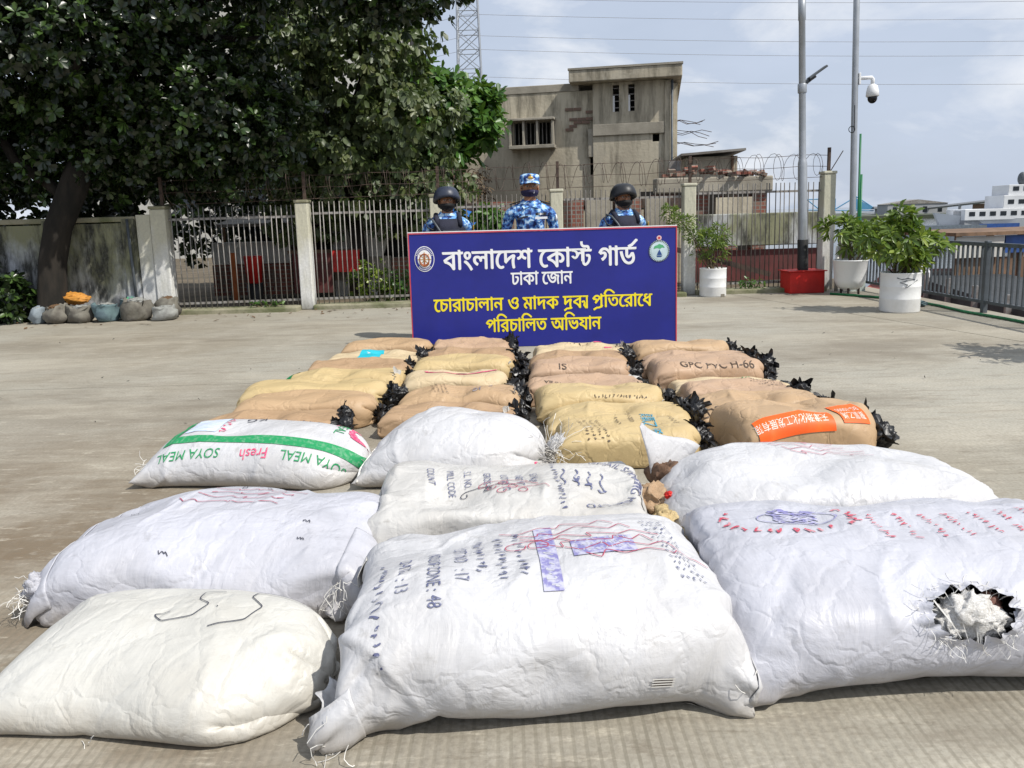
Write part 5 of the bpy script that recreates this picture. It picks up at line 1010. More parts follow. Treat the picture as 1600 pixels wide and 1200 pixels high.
        for i in range(kk):
            f = i / (kk - 1)
            for j in range(n):
                a = 2 * math.pi * j / n; low = 1.672 - .07 * max(0, math.sin(a)) - .045 * abs(math.cos(a)) ** 2; b_ = f * math.pi / 2
                z = low + (1.785 - low) * math.sin(b_) ** .9; r_ = math.cos(b_) ** .62 if f < 1 else .001; fl = 1 + .06 * (1 - f) ** 3
                V.append(S((.125 * r_ * fl * math.cos(a), .148 * r_ * fl * math.sin(a), z)))
        F = [(i * n + j, i * n + (j + 1) % n, (i + 1) * n + (j + 1) % n, (i + 1) * n + j) for i in range(kk - 1) for j in range(n)]
        ho = part('helmet', mesh_np('helmet', V, F), hm, t); sl = ho.modifiers.new('solid', 'SOLIDIFY'); sl.thickness = -.008
        MB().tube([Vector(V[j]) * 1.0 for j in list(range(n)) + [0]], .006, 5, False).build('helmet_rim', M['black'], ho)
        for s in (-1, 1): MB().tube([S((s * .1, 0, 1.63)), S((s * .085, -.03, 1.56)), S((s * .03, -.075, 1.515)), S((0, -.08, 1.508))], .007, 5).build('chin_strap', M['black'], ho)
        # ballistic vest
        V = []; n = 26; hs = [(.98, 1.06, 1.08), (1.12, 1.06, 1.12), (1.3, 1.0, 1.2), (1.425, .62, 1.02)]
        for z, fx, fy in hs:
            for j in range(n):
                a = 2 * math.pi * j / n; V.append(S((.178 * fx * math.copysign(abs(math.cos(a)) ** .75, math.cos(a)), .137 * fy * math.copysign(abs(math.sin(a)) ** .8, math.sin(a)) - .004, z)))
        F = [(i * n + j, i * n + (j + 1) % n, (i + 1) * n + (j + 1) % n, (i + 1) * n + j) for i in range(3) for j in range(n)]
        vo = part('vest', mesh_np('vest', V, F), M['navy'], t); sl = vo.modifiers.new('solid', 'SOLIDIFY'); sl.thickness = .02
        for s in (-1, 1): MB().tube([S((s * .115, -.13, 1.34)), S((s * .118, -.1, 1.43)), S((s * .115, 0, 1.475)), S((s * .115, .09, 1.43)), S((s * .115, .13, 1.33))], [.026 * k] * 5, 8).build('shoulder_strap', M['navy'], vo, True)
        for q, wd_ in ((-.08, .1), (.05, .1)): MB().box(S((q + .015, -.166, 1.16)), (wd_, .03, .13)).build('pouch', M['navy'], vo, bevel=.008)
        MB().box(S((.02, -.168, 1.285)), (.16, .004, .03)).build('chest_patch', M['rail'], vo)
        MB().tube([S((-.19, -.02, 1.44)), S((-.16, -.1, 1.42)), S((-.12, -.165, 1.34)), S((-.05, -.19, 1.2)), S((.03, -.19, 1.08))], .011, 6).build('sling', M['rail'], t, True)
        MB().tube([S((-.19, -.03, 1.44)), S((-.23, -.07, 1.39)), S((-.21, -.1, 1.33)), S((-.15, -.14, 1.3))], .007, 5).build('sling_loop', M['black'], t, True)
        MB().box(S((.262, -.02, 1.31)), (.012, .06, .07)).build('arm_patch', M['gold'], t, bevel=.005)
    t.scale = (1.12, 1.08, 1); return t
person('person', 'person in blue camouflage and peaked camouflage cap with a navy mask, no helmet', .24, 8.62, 1.785, 'officer', R(4))
person('person', 'person in navy helmet, black mask and vest in front of the blue tarpaulin', -.68, 8.62, 1.655, 'guard_a', R(10))
person('person', 'person in black helmet, black mask and vest, standing behind the sign near the green emblem', 1.27, 8.62, 1.635, 'guard_b', R(12))

# ================================================================== white woven sacks
r9 = np.random.default_rng(9)
def white_sack(lb, loc, rz, sk, m, hole=None):
    t = thing('white_sack', lb, 'sack', loc, rz, 'large white woven sacks in the front rows')
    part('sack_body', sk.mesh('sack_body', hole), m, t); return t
def neck(sk, e): # centre of a tied neck
    return Vector(sk.P[14 if e == 0 else sk.nx - 18].mean(0))
# front left: plain, tied at the right, pen mark
sk = Sack(1.16, 1.4, 80, 84, .098, folds=90, fa=.009, seed=2, lump=.3, tail=6, tie_r=.025, zmax=.235)
t = white_sack('plain cream white sack with a curly pen mark and a tied gathered neck', (-.975, 2.17, 0), R(-8), sk, M['sack_cream'])
s0, t0 = .58, -.1
sack_strokes(sk, t, [[(s0, t0 - .03), (s0 - .06, t0 - .02), (s0 - .05, t0 + .03), (s0 + .0, t0 + .06), (s0 - .02, t0 + .12), (s0 - .1, t0 + .15), (s0 - .14, t0 + .12), (s0 - .1, t0 + .1)], [(s0 + .16, t0 - .05), (s0 + .1, t0 - .04), (s0 + .1, t0), (s0 + .16, t0 + .05), (s0 + .14, t0 + .12), (s0 + .05, t0 + .16)], [(s0 + .16, t0 - .05), (s0 + .24, t0 - .06)], [(s0 + .03, t0 + .07), (s0 + .035, t0 + .075)]], .0034, M['pen'])
p = neck(sk, 1); MB().tube([(p.x, p.y + .028 * math.cos(a), p.z + .028 * math.sin(a)) for a in np.linspace(0, 7, 16)], .004, 5).build('tie_string', M['thread'], t)
threads(r9, (-.15, -.3, .02), 5, .06).build('loose_threads', M['thread'], t)
# front centre: printed columns, frayed right side
sk = Sack(1.26, 1.96, 84, 112, .248, folds=170, fa=.014, seed=5, ends=('sewn', 'sewn'), box=(-.55, .55, -.43, .43), lump=.4, zmax=.365)
t = white_sack('bulky printed white sack with purple stamps, text columns and a frayed open side', (.045, 2.3, 0), R(4), sk, M['sack_white'])
cx = .17
for i, (tx, tt) in enumerate((('DATE     : 13', -.0), ('NO OF CONE : 48', -.04), ('LOT NO    : 17', -.06))): sack_text(sk, t, tx, (.25, .33, .4)[i], tt, .05, M['ink_navy'], -88, .82)
for q in range(4): sack_marks(sk, t, (.19, .45, .505, .555)[q], (.0, -.1, -.1, -.11)[q], (.42, .26, .3, .3)[q], .03, M['ink_navy'], -88, q + 5)
sack_patch(sk, t, .62, .67, -.12, .26, M['ink_purple'], n=10, k=30); sack_marks(sk, t, .63, -.1, .34, .03, M['sack_lav'], -90, 77)
sack_patch(sk, t, .71, .88, .0, .1, M['ink_purple']); [sack_marks(sk, t, .72, .02 + .03 * q, .15, .018, M['sack_lav'], 0, 80 + q) for q in range(3)]
for k in range(12): sack_marks(sk, t, .93 + .003 * k, -.1 + k * .03, .075, .019, M['ink_navy'], 0, 90 + k)
for k in range(6): sack_strokes(sk, t, [squiggle(r9, .52 + .04 * k, -.12 + .045 * k, .34, .05, 8)], .0035, M['pen_red'])
sack_strokes(sk, t, [loopy(r9, .55, .0, .12, .07, 2)], .0035, M['pen_red'])
for s_, t_ in ((.88, .5), (1.0, .62)):
    sack_patch(sk, t, s_, s_ + .05, t_, t_ + .022, M['ink_brown'], 'small_tear', 6, 4); sack_strokes(sk, t, [[(s_ - .006, t_ + .007 * q), (s_ + .056, t_ + .007 * q + .002)] for q in range(4)], .0035, M['thread'], 'tear_threads', .003)
for q in range(9): tt = -.25 + q * .09; p = sk.at(1.23, tt); threads(r9, p, 16, .06, .0012, .016, .4, (1.2, -.4, 0)).build('frayed_threads', M['thread'], t)
for q, (tt, m_, sz) in enumerate(((-.05, 'k_yellow', (.06, .09, .07)), (.12, 'liner', (.05, .08, .1)), (.2, 'clear', (.05, .07, .05)), (.32, 'liner', (.06, .07, .08)), (-.28, 'k_yellow', (.07, .08, .06)))): p = sk.at(1.21, tt); crumple_part('inner_bag', q, M[m_], t, (p[0] + .015, p[1] + .03, p[2]), sz, (q, q * 2, q))
threads(r9, sk.at(.02, .45), 14, .1, .0013, .03, .8, (-.6, -.5, -.3)).build('loose_threads', M['thread'], t); sack_ruffle(sk, t, 1.17, 1.26, -.42, .5, M['sack_white'], .035, 4, seed=3, out=.01); sack_ruffle(sk, t, .12, .0, .42, .74, M['sack_white'], .03, 3, seed=4, out=-.05, k=36); sack_ruffle(sk, t, .12, .0, -.5, -.2, M['sack_grey'], .05, 2, seed=5, k=20)
# front right: torn sack
sk = Sack(1.42, 2.0, 88, 116, .285, folds=150, fa=.013, seed=8, ends=('sewn', 'sewn'), box=(-.62, .62, -.42, .42), lump=.4, zmax=.38)
def torn(s):
    i = np.arange(s.nx - 1)[:, None] * s.dx; j = np.arange(s.m)[None] ; tt = (s.m / 2 - j) * s.dy; nz_ = np.sin(i * 57) * .018 + np.sin(tt * 71 + i * 23) * .018
    return (((i - .74) / .125) ** 2 + ((tt - .4) / .085) ** 2) < 1 + nz_ * 12
t = white_sack('torn white sack with a red and purple stamp and cloudy plastic showing through the tear', (1.235, 2.36, 0), R(-2), sk, M['sack_lav'], torn)
pc = Vector(sk.at(.74, .4, -.02)); film = mat('torn_clear_film', (.72, .71, .69), .25, (.5, .48, .45), 14, .5, 22)
for q, (dx_, dz_, sz) in enumerate(((.0, .0, (.075, .06, .07)), (-.05, -.02, (.05, .05, .055)), (.055, -.015, (.05, .05, .06)), (.02, -.04, (.07, .05, .035)))): crumple_part('plastic_contents', q + 2, film, t, pc + Vector((dx_, .02, dz_ - .01)), sz, (.5 * q, q, 2 * q))
crumple_part('plastic_contents', 5, M['liner'], t, pc + Vector((-.02, .11, -.05)), (.11, .05, .06)); crumple_part('plastic_contents', 4, mat('brown_parcel', (.16, .07, .05), .6), t, pc + Vector((.075, .05, .0)), (.04, .04, .04))
A_r = np.linspace(0, 2 * np.pi, 97)[:, None]; R_r = np.linspace(0, 1, 6)[None]; q_r = .82 + .05 * np.sin(A_r * 9) + .05 * np.sin(A_r * 17 + 1) + .03 * np.sin(A_r * 31); r_r = q_r + (1.36 - q_r) * R_r
I_ = np.arange(97 * 6).reshape(97, 6); sack_mesh_part(sk, 'torn_edge', (.74 + .125 * r_r * np.cos(A_r)).ravel(), (.4 + .085 * r_r * np.sin(A_r)).ravel(), np.stack([I_[:-1, :-1], I_[1:, :-1], I_[1:, 1:], I_[:-1, 1:]], -1).reshape(-1, 4), M['sack_lav'], t, (-.005 + .016 * (1 - R_r) ** 2 * (1 + .6 * np.sin(A_r * 13))).ravel())
fr = MB()
for a in np.linspace(0, 6.28, 44): q_ = threads(r9, sk.at(.74 + .127 * math.cos(a), .4 + .087 * math.sin(a), .003), 2 if math.sin(a) < .2 else 3, .03 + .04 * r9.random(), .0009, .003, .5, (-.3 * math.cos(a), -.5, -.5 if math.sin(a) > 0 else .3)); fr.add(q_.v, q_.f)
o = fr.build('torn_threads', M['thread'], t); o['kind'] = 'stuff'
for q in range(7): a = r9.uniform(3.6, 5.8); A_1 = Vector(sk.at(.74 + .125 * math.cos(a), .4 + .085 * math.sin(a), .004)); B_1 = Vector(sk.at(.74 + .125 * math.cos(a) * .5, .4 + .085 * abs(math.sin(a)), .004)); MB().tube([A_1, A_1.lerp(B_1, .5) + Vector((0, -.035, 0)), B_1], .0012, 3).build('torn_thread', M['thread'], t)
for q in range(15): a = R(-35 + q * 17); sack_marks(sk, t, .44 + .17 * math.cos(a), -.1 + .085 * math.sin(a), .035, .042, M['ink_red'], -a * 57.3 - 90, q, 'stamped_mark')
for q in range(8): sack_strokes(sk, t, [squiggle(r9, .4, -.15 + .012 * q, .13, .02, 8)], .007, M['ink_purple'])
sack_strokes(sk, t, [[(.47 + .12 * math.cos(a), -.1 + .05 * math.sin(a)) for a in np.linspace(0, 6.3, 16)]], .005, M['ink_purple'])
for k in range(8): sack_marks(sk, t, .66 + .075 * k, -.1, .1, .026, M['ink_red'], -88, k + 40); sack_marks(sk, t, .66 + .075 * k, .03, .05, .026, M['ink_red'], -88, k + 60)
p = sk.at(.02, .1); threads(r9, (p[0], p[1], p[2]), 12, .12, .0015, .02, .8, (-.3, -.6, .1)).build('twine_strands', M['pinkthread'], t); sack_patch(sk, t, .63, .66, .66, .685, M['ink_brown'], 'small_tear', 6, 4)
# second row left
sk = Sack(1.33, 1.8, 84, 104, .215, folds=130, fa=.011, seed=12, ends=('sewn', 'sewn'), box=(-.58, .58, -.38, .38), lump=.35, zmax=.315)
t = white_sack('boxy lavender white sack with faint red scribbles and a frayed tied corner', (-1.1, 2.88, 0), R(-1), sk, M['sack_lav'])
for k in range(4): sack_strokes(sk, t, [squiggle(r9, .55 - .03 * k, -.16 + .05 * k, .34, .03, 12)], .0035, M['pen_red'])
sack_strokes(sk, t, [loopy(r9, .6, -.2, .2, .05, 2)], .0035, M['pen']); 
for s_, t_ in ((.28, .02), (.95, .12), (.5, .3), (.96, .22), (.42, .46), (.85, .52)): sack_strokes(sk, t, [squiggle(r9, s_, t_, .03, .02, 6)], .003, M['pen'])
for q in range(8): p = sk.at(.02, -.3 + q * .1); threads(r9, p, 12, .06, .0012, .015, .5, (-1, -.2, 0)).build('frayed_threads', M['thread'], t)
crumple_part('corner_ruff', 1, M['sack_lav'], t, (-.62, -.3, .1), (.05, .06, .09), (.5, .3, 0)); threads(r9, (-.63, -.33, .1), 40, .08, .0012, .02, .5, (-.8, -.5, 0)).build('frayed_threads', M['thread'], t)
sack_patch(sk, t, .93, .97, .53, .56, M['ink_brown'], 'small_tear', 6, 4); sack_ruffle(sk, t, 1.14, 1.32, .1, .7, M['sack_lav'], .055, 4.5, seed=7, out=.0, k=60); sack_ruffle(sk, t, .14, .0, -.5, .45, M['sack_lav'], .04, 5, seed=8, out=-.03, k=46); threads(r9, sk.at(1.14, .4, .03), 14, .12, .0013, .02, .8, (0, -.8, 0)).build('loose_threads', M['thread'], t)
# second row centre
sk = Sack(1.28, 1.66, 84, 100, .18, folds=160, fa=.012, seed=15, ends=('sewn', 'sewn'), box=(-.54, .54, -.31, .31), lump=.5, zmax=.265)
t = white_sack('grey white sack with black stamped mill lettering in an arc round a square mark', (-.02, 3.1, 0), R(-2), sk, M['sack_grey'])
sack_text(sk, t, 'ISMAIL SPINNING', .93, .0, .05, M['ink_navy'], -60, .95, align=1, arc=.2); sack_text(sk, t, 'MILLS LTD', .93, .0, .05, M['ink_navy'], -150, .95, align=1, arc=.2)
for q in range(4): sack_strokes(sk, t, [[(.85 + .016 * q + .0 * a, -.09 + .16 * a + 0) if False else (.85 + .05 * q + .008 * math.sin(a * 9), -.08 + .15 * a) for a in np.linspace(0, 1, 9)]], .006, M['ink_navy'])
sack_marks(sk, t, .88, .03, .1, .06, M['ink_navy'], -30, 11)
for k, (tx, ss) in enumerate((('COUNT', .3), ('MILL CODE', .38), ('S.L. NO.', .45), ('GROSS WT', .53), ('LOT NO : 72', .6), ('NET WT', .66), ('50 Kgs', .72))): sack_text(sk, t, tx, ss, -.12 + .01 * k, .042, M['ink_navy'], -82, .85)
sack_marks(sk, t, .785, -.26, .5, .026, M['ink_navy'], -84, 8)
for k in range(3): sack_strokes(sk, t, [loopy(r9, .52 + .04 * k, .02 + .04 * k, .16, .06, 2)], .0035, M['pen_red'])
sack_strokes(sk, t, [loopy(r9, .44, .06, .2, .06, 2)], .004, M['pen']); MB().tube([sk.at(.02, -.25 + .08 * q, .008) for q in range(8)], .008, 5).build('hem_rope', M['thread'], t, True); sack_patch(sk, t, 1.17, 1.23, .06, .1, M['ink_sky'], n=8, k=5); sack_ruffle(sk, t, 1.16, 1.28, -.4, .3, M['sack_grey'], .04, 3, seed=9, out=.03); sack_ruffle(sk, t, .1, .0, -.2, .4, M['sack_grey'], .05, 3, seed=10, out=-.03)
# second row right: tied at left, open flap
sk = Sack(1.62, 1.9, 92, 112, .255, folds=140, fa=.01, seed=19, ends=('tied', 'sewn'), box=(-.8, .64, -.33, .33), lump=.3, tail=5, tie_r=.03, zmax=.315)
t = white_sack('long white sack with faint red scrawl, a tied left neck and a raised open flap', (1.29, 3.12, 0), R(-2), sk, M['sack_white'])
for k in range(7): sack_strokes(sk, t, [squiggle(r9, .62 + .03 * k, -.26 + .035 * k, .34, .04, 9)], .003, M['pen_red'])
p = neck(sk, 0); 
V = []; nu, nv = 13, 11
for i in range(nu):
    u = i / (nu - 1)
    for j in range(nv):
        f = j / (nv - 1); V.append((p.x - .05 - .07 * f + .24 * u * (1 - .8 * f), p.y + .15 + .14 * u * (1 - .3 * f) - .1 * f * (1 - u), .14 + (.34 - .24 * u) * f ** .8 + .15 * u + .015 * math.sin(7 * u + 5 * f)))
F = [(i * nv + j, i * nv + j + 1, (i + 1) * nv + j + 1, (i + 1) * nv + j) for i in range(nu - 1) for j in range(nv - 1)]
fl = part('open_flap', mesh_np('open_flap', V, F), M['sack_white'], t); sl = fl.modifiers.new('solid', 'SOLIDIFY'); sl.thickness = .004
crumple_part('inner_bag', 6, mat('brown_film', (.15, .085, .05), .65, (.09, .05, .03), 6), t, (p.x + .03, p.y + .12, .17), (.13, .13, .1), (1, 0, 2)); crumple_part('inner_bag', 3, M['k_brown'], t, (p.x - .07, p.y - .05, .16), (.09, .11, .09)); crumple_part('inner_bag', 0, M['k_yellow'], t, (p.x - .05, p.y - .2, .14), (.06, .1, .07), (0, 1, 0)); crumple_part('inner_bag', 0, M['brightred'], t, (p.x - .02, p.y - .13, .22), (.025, .022, .018))
MB().tube([(p.x, p.y + .034 * math.cos(a), p.z + .034 * math.sin(a)) for a in np.linspace(0, 12, 26)], .004, 5).build('tie_string', M['pinkthread'], t); threads(r9, p + Vector((-.02, .05, .08)), 8, .2, .0018, .02, .3, (0, .3, .2)).build('twine_strands', M['pinkthread'], t)
# third row left: soya meal
sk = Sack(1.42, 1.42, 84, 88, .135, folds=90, fa=.008, seed=23, lump=.25, tail=8, tie_r=.022, zmax=.27)
t = white_sack('white feed sack printed SOYA MEAL upside down with a green stripe', (-1.32, 4.1, 0), R(-7), sk, M['sack_white'])
sack_patch(sk, t, .14, 1.22, .13, .19, M['ink_green'], 'green_stripe', 60, 5, curve=lambda S: .03 * np.sin((S - .2) * 2.6)); sack_patch(sk, t, .14, .2, -.18, .13, M['ink_green'], 'green_stripe', 5, 16)
for s_ in (.48, 1.12): sack_text(sk, t, 'SOYA MEAL', s_, .25, .078, M['ink_green'], 180, .82)
sack_text(sk, t, 'Fresh', .72, .245, .085, M['ink_pink'], 186, .75); sack_text(sk, t, 'MEAL', .98, -.12, .075, M['ink_green'], -90, 1.0); sack_text(sk, t, 'SOYA', .98, -.38, .075, M['ink_green'], -90, 1.0); sack_marks(sk, t, .95, -.22, .16, .04, M['ink_pink'], -90, 10)
sack_patch(sk, t, .22, .38, -.16, .1, M['ink_sky'], 'nutrition_table', 12, 14); sack_marks(sk, t, .42, .1, .28, .035, M['ink_pink'], 90, 9); sack_text(sk, t, 'KG', .57, -.1, .075, M['pen'], 200, 1)
for k in range(9): sack_strokes(sk, t, [[(.23, -.14 + .025 * k), (.37, -.14 + .025 * k)]], .004, M['ink_white'])
sack_strokes(sk, t, [loopy(r9, .66, -.17, .2, .13, 2), squiggle(r9, .72, -.16, .16, .08, 10)], .0045, mat('blue_pen_ink', (.08, .12, .3), .6))
for k in range(6): sack_strokes(sk, t, [[(1.12 + .09 * math.cos(a) * (1 - .1 * k), -.04 + .1 * math.sin(a) * (1 - .1 * k)) for a in np.linspace(.4 * k, .4 * k + 2.2, 10)]], .009, M['ink_pink'])
p = neck(sk, 1); MB().tube([(p.x, p.y + .025 * math.cos(a), p.z + .025 * math.sin(a)) for a in np.linspace(0, 9, 20)], .004, 5).build('tie_string', M['thread'], t); threads(r9, p + Vector((.08, 0, .02)), 60, .16, .0014, .025, .4, (1, 0, .3)).build('loose_threads', M['thread'], t); threads(r9, sk.at(.03, .2), 14, .1, .0014, .012, .6, (-1, 0, 0)).build('loose_threads', M['thread'], t); crumple_part('liner', 4, M['clear'], t, (p.x + .07, p.y, p.z + .03), (.08, .06, .07))
# third row centre
sk = Sack(1.2, 1.62, 80, 96, .158, folds=100, fa=.009, seed=27, lump=.3, tail=9, tie_r=.025, zmax=.32)
t = white_sack('plain bright white sack with a bushy tied neck beside the feed sack', (-.2, 4.12, 0), R(-8), sk, M['sack_white'])
sack_text(sk, t, 'Fresh', .92, .4, .085, M['ink_pink'], 0, .85); sack_patch(sk, t, .97, 1.05, .3, .34, M['ink_green'], 'green_stripe', 8, 4)
sack_strokes(sk, t, [[(.45, -.18), (.5, -.14), (.55, -.19)], [(.62, -.2), (.68, -.17), (.7, -.21)]], .005, M['pen'])
p = neck(sk, 1); MB().tube([(p.x, p.y + .028 * math.cos(a), p.z + .028 * math.sin(a)) for a in np.linspace(0, 9, 20)], .004, 5).build('tie_string', M['thread'], t); threads(r9, p + Vector((.06, 0, .05)), 90, .2, .0014, .03, .15, (.7, 0, .9)).build('loose_threads', M['thread'], t); crumple_part('neck_ruff', 2, M['sack_white'], t, (p.x + .05, p.y + .02, p.z + .07), (.05, .05, .11), (0, .5, 0)); MB().tube([sk.at(.03, -.3 + .1 * q, .006) for q in range(8)], .006, 5).build('hem_rope', M['thread'], t, True)

# ================================================================== brown bags
VAR = [Sack(L_, C_, 56, 68, f_, folds=46, fa=.008, seed=sd_, ends=en, lump=.35, tail=5, tie_r=.06, zmax=zm, box=(-.47, .44, -.2, .2)) for L_, C_, f_, sd_, en, zm in ((1.0, 1.02, .055, 31, ('sewn', 'sewn'), .165), (1.02, 1.06, .058, 33, ('sewn', 'tied'), .185), (.98, 1.0, .05, 36, ('sewn', 'sewn'), .15), (1.02, 1.06, .06, 38, ('sewn', 'tied'), .19), (1.0, 1.02, .053, 41, ('sewn', 'sewn'), .165))]
VM = [s.mesh('bag_body') for s in VAR]
for s_ in VAR: s_.lift = .0025
for me in VM: me.materials.append(M['k_tan'])
def brown(x0, x1, y, v, m, lb, sc_=1.0, lin=3, rz=None, clear=False):
    sk = VAR[v]; ln = x1 - x0; s = ln / .9; t = thing('brown_bag', lb, 'bag', ((x0 + x1) / 2 + .02, y, 0), R(RNG.normal(-1.5, 2)) if rz is None else R(rz), 'tan bags in four columns')
    t.scale = (s, sc_, sc_); o = bpy.data.objects.new('bag_body', VM[v]); link(o, t); o.material_slots[0].link = 'OBJECT'; o.material_slots[0].material = M[m]
    e = Vector(sk.P[-14].mean(0)); h = .22
    for q in range(lin):
        a = RNG.uniform(.06, .095); lc = (e.x + .04 + RNG.uniform(-.02, .05), e.y + RNG.uniform(-.13, .13), max(.075, e.z + RNG.uniform(-.06, .09)))
        film_part('black_liner', int(RNG.integers(0, 6)), M['liner'], t, lc, (a * .9 / s, a, a * RNG.uniform(.7, 1.1)), (RNG.normal(0, .6), R(60) + RNG.normal(0, .6), RNG.normal(0, .9))); crumple_part('black_liner', int(RNG.integers(0, 7)), M['liner'], t, (lc[0] + .01, lc[1] + RNG.normal(0, .02), lc[2] - .01), (a * .75 / s, a * .8, a * .75), tuple(RNG.uniform(0, 6, 3)))
    if clear: film_part('clear_liner', int(RNG.integers(0, 6)), M['clear'], t, (e.x + .02, e.y - .08, e.z + .03), (.08, .09, .09), (.3, 1, .4))
    return t, sk
b = brown
cols = {}
# column beside the open yard
b(-2.02, -1.08, 4.76, 0, 'k_brown', 'plain brown bag directly behind the green striped feed sack', 1.0, 4)
b(-1.9, -.9, 5.18, 3, 'k_tan', 'plain tan bag second in the outer left column, creased near its liner', 1.0, 3)
b(-2.02, -.87, 5.62, 1, 'k_yellow', 'long yellowish tan bag with a pleated end in the outer left column', 1.02, 4)
t, sk = b(-1.87, -.88, 6.13, 0, 'k_yellow', 'yellow bag with a dark green printed end', 1.0, 3, None, True); sack_patch(sk, t, .03, .13, -.2, .2, M['ink_dkgreen'], n=8, k=16)
b(-1.76, -.88, 6.58, 4, 'k_brown', 'dull brown bag between the green ended bag and the cyan labelled bag', 1.0, 2)
t, sk = b(-1.7, -.82, 7.02, 2, 'k_pale', 'pale bag with a bright cyan label', 1.05, 4); sack_patch(sk, t, .32, .52, -.18, .2, M['ink_cyan']); sack_marks(sk, t, .37, .0, .1, .05, M['ink_white'], 0, 13)
b(-1.67, -.75, 7.52, 3, 'k_tan', 'brown bag at the back of the outer left column near the sign foot', 1.0, 2)
# second column
b(-.86, 0, 4.9, 2, 'k_brown', 'brown bag directly behind the plain bright white sack', 1.0, 3, None, True)
t, sk = b(-.82, .05, 5.36, 0, 'k_tan', 'tan bag with small blue grey printed blocks near its liner end', 1.0, 3, None, True)
sack_text(sk, t, 'SG5', .6, -.02, .08, M['ink_navy'], -90, 1); sack_text(sk, t, '2 0 2 0', .7, -.12, .035, M['ink_navy'], -90, 1)
for q in range(4): sack_marks(sk, t, .25 + .03 * q, -.15, .25, .018, M['ink_brown'], -75, q + 20)
t, sk = b(-.86, -.0, 5.86, 1, 'k_pale', 'pale bag with a curved red printed bracket', 1.0, 3, None, True)
sack_strokes(sk, t, [[(.3 + .28 * math.cos(a) + .2, -.06 + .12 * math.sin(a)) for a in np.linspace(.15, 3.0, 14)]], .028, M['ink_pink']); sack_strokes(sk, t, [[(.5 + .04 * math.cos(a), -.05 + .04 * math.sin(a)) for a in np.linspace(2.5, 7, 10)]], .018, M['ink_brown'])
b(-.85, .05, 6.45, 3, 'k_yellow', 'plain yellow bag with the tall black liner knot in the second column', 1.02, 6, None, True)
b(-.87, .03, 7.0, 0, 'k_brown', 'rounded brown bag behind the plain yellow bag', 1.0, 4)
b(-.78, .0, 7.55, 4, 'k_pink', 'pinkish bag against the foot of the sign', 1.02, 5)
# third column
t, sk = b(.23, 1.07, 4.22, 3, 'k_yellow', 'tan yellow bag with large blue characters and a tied knot', 1.05, 4, -2)
for q, ch_ in enumerate('聚氯乙烯'): sack_text(sk, t, ch_, .54, -.2 + .085 * q, .09, M['ink_blue'], -90, 1)
sack_marks(sk, t, .38, -.12, .1, .03, M['ink_brown'], -85, 3); sack_text(sk, t, 'J-1-2020', .46, -.16, .035, M['ink_brown'], -85, 1); sack_text(sk, t, '1 1 0 2 3', .68, -.16, .045, M['ink_brown'], -80, 1.1)
for q in range(4): sack_marks(sk, t, .16 + .035 * q, -.1, .28, .024, M['ink_brown'], -80, q + 30)
b(.2, 1.1, 4.72, 0, 'k_yellow', 'yellow bag wedged between the blue lettered bag and the smooth yellow bag', 1.0, 3)
t, sk = b(.15, 1.08, 5.15, 1, 'k_yellow', 'smooth lemon yellow bag with a line of small print along its side', 1.08, 5, -1, True); sack_marks(sk, t, .38, .2, .32, .026, M['ink_brown'], 0, 12)
t, sk = b(.1, 1.0, 5.62, 4, 'k_pink', 'plain brown bag behind the smooth yellow bag', 1.0, 3); sack_text(sk, t, '10 BA', .3, .1, .05, M['ink_brown'], 180, 1)
t, sk = b(.14, 1.0, 6.2, 3, 'k_pink', 'brown bag with a single faint dark character in the third column', 1.0, 3, None, True); sack_text(sk, t, 'SI', .33, .1, .1, M['ink_brown'], 180, 1)
b(.14, 1.0, 6.68, 0, 'k_brown', 'brown bag between the faint lettered bag and the red marked pale bag', 1.0, 2)
t, sk = b(.2, 1.06, 7.15, 2, 'k_pale', 'pale bag with red marks and small brown print near the sign', 1.05, 4, None, True)
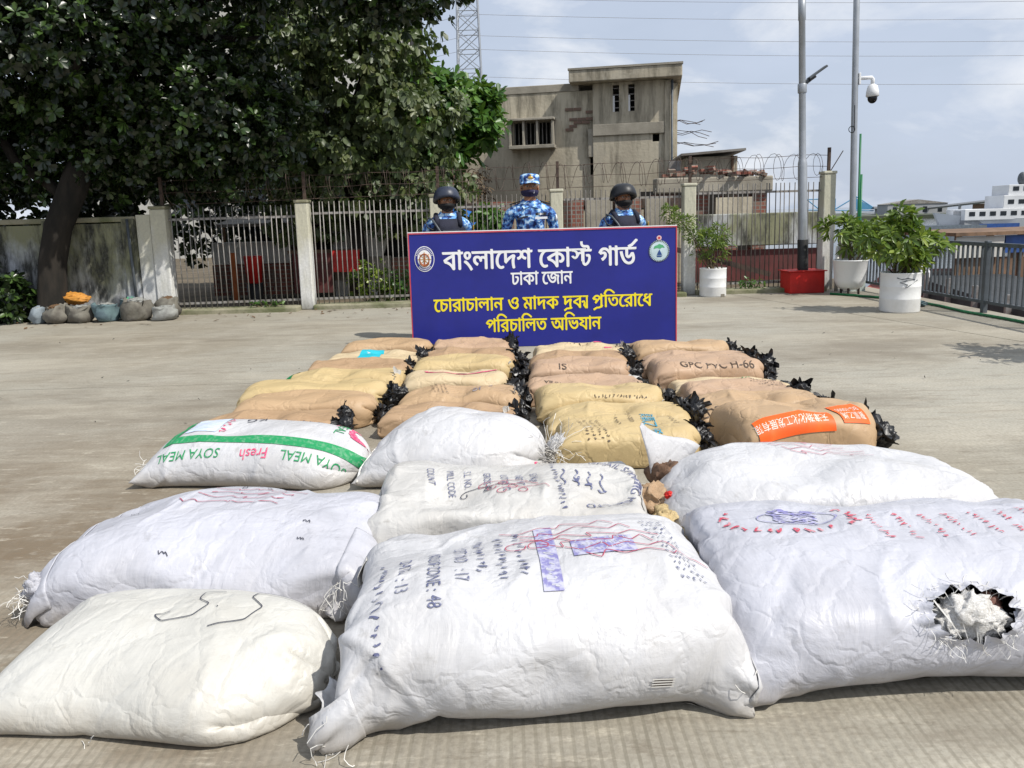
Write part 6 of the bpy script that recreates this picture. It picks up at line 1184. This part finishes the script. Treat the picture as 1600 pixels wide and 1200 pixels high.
for s_, t_ in ((.62, -.1), (.7, .04)): sack_patch(sk, t, s_, s_ + .07, t_, t_ + .045, M['ink_pink'], n=6, k=4)
for q in range(6): sack_marks(sk, t, .15 + .07 * q, -.1 + .02 * (q % 2), .05, .04, M['ink_brown'], 0, q)
# right column
t, sk = b(1.2, 2.1, 4.3, 1, 'k_tan', 'tan bag with two bright orange labels printed upside down', 1.35, 5, 5)
sack_patch(sk, t, .1, .52, .13, .23, M['ink_orange'], n=40, k=12); sack_patch(sk, t, .57, .73, .06, .2, M['ink_orange'], n=16, k=16)
sack_text(sk, t, '天津渤化化工发展有限', .49, .158, .042, M['ink_white'], 180, .95); sack_text(sk, t, 'BG-1000S', .715, .1, .042, M['ink_white'], 180, .75); sack_text(sk, t, '聚氯乙烯', .715, .145, .045, M['ink_white'], 180, .75)
t, sk = b(1.14, 2.0, 4.85, 0, 'k_tan', 'tan bag with bold dark LDPE lettering near its end', 1.12, 4, 2); sack_text(sk, t, 'LDPE 2426', .06, .2, .1, M['ink_brown'], 0, .8)
t, sk = b(1.2, 2.0, 5.3, 4, 'k_pink', 'dull bag with slanting dark print behind the LDPE bag', 1.0, 2)
for q in range(5): sack_marks(sk, t, .45 + .06 * q, -.12 + .04 * q, .2, .03, M['ink_brown'], 18, q + 50)
t, sk = b(1.18, 2.03, 5.62, 2, 'k_pale', 'flat pale yellow bag with small green print', .8, 2, -1); sack_marks(sk, t, .5, -.05, .14, .03, M['ink_green'], 0, 4); sack_marks(sk, t, .1, -.1, .2, .04, M['ink_brown'], 90, 5)
t, sk = b(1.1, 2.02, 6.02, 3, 'k_pink', 'brown bag with bold GPC PVC H-66 lettering', 1.12, 5, -1); sack_text(sk, t, 'GPC PVC H-66', .22, .16, .085, M['ink_brown'], 0, .95)
b(1.1, 2.04, 6.48, 0, 'k_pink', 'smooth pinkish brown bag behind the lettered GPC bag', 1.02, 4)
b(1.1, 2.05, 7.02, 1, 'k_tan', 'brown bag at the back of the right column', 1.0, 3)
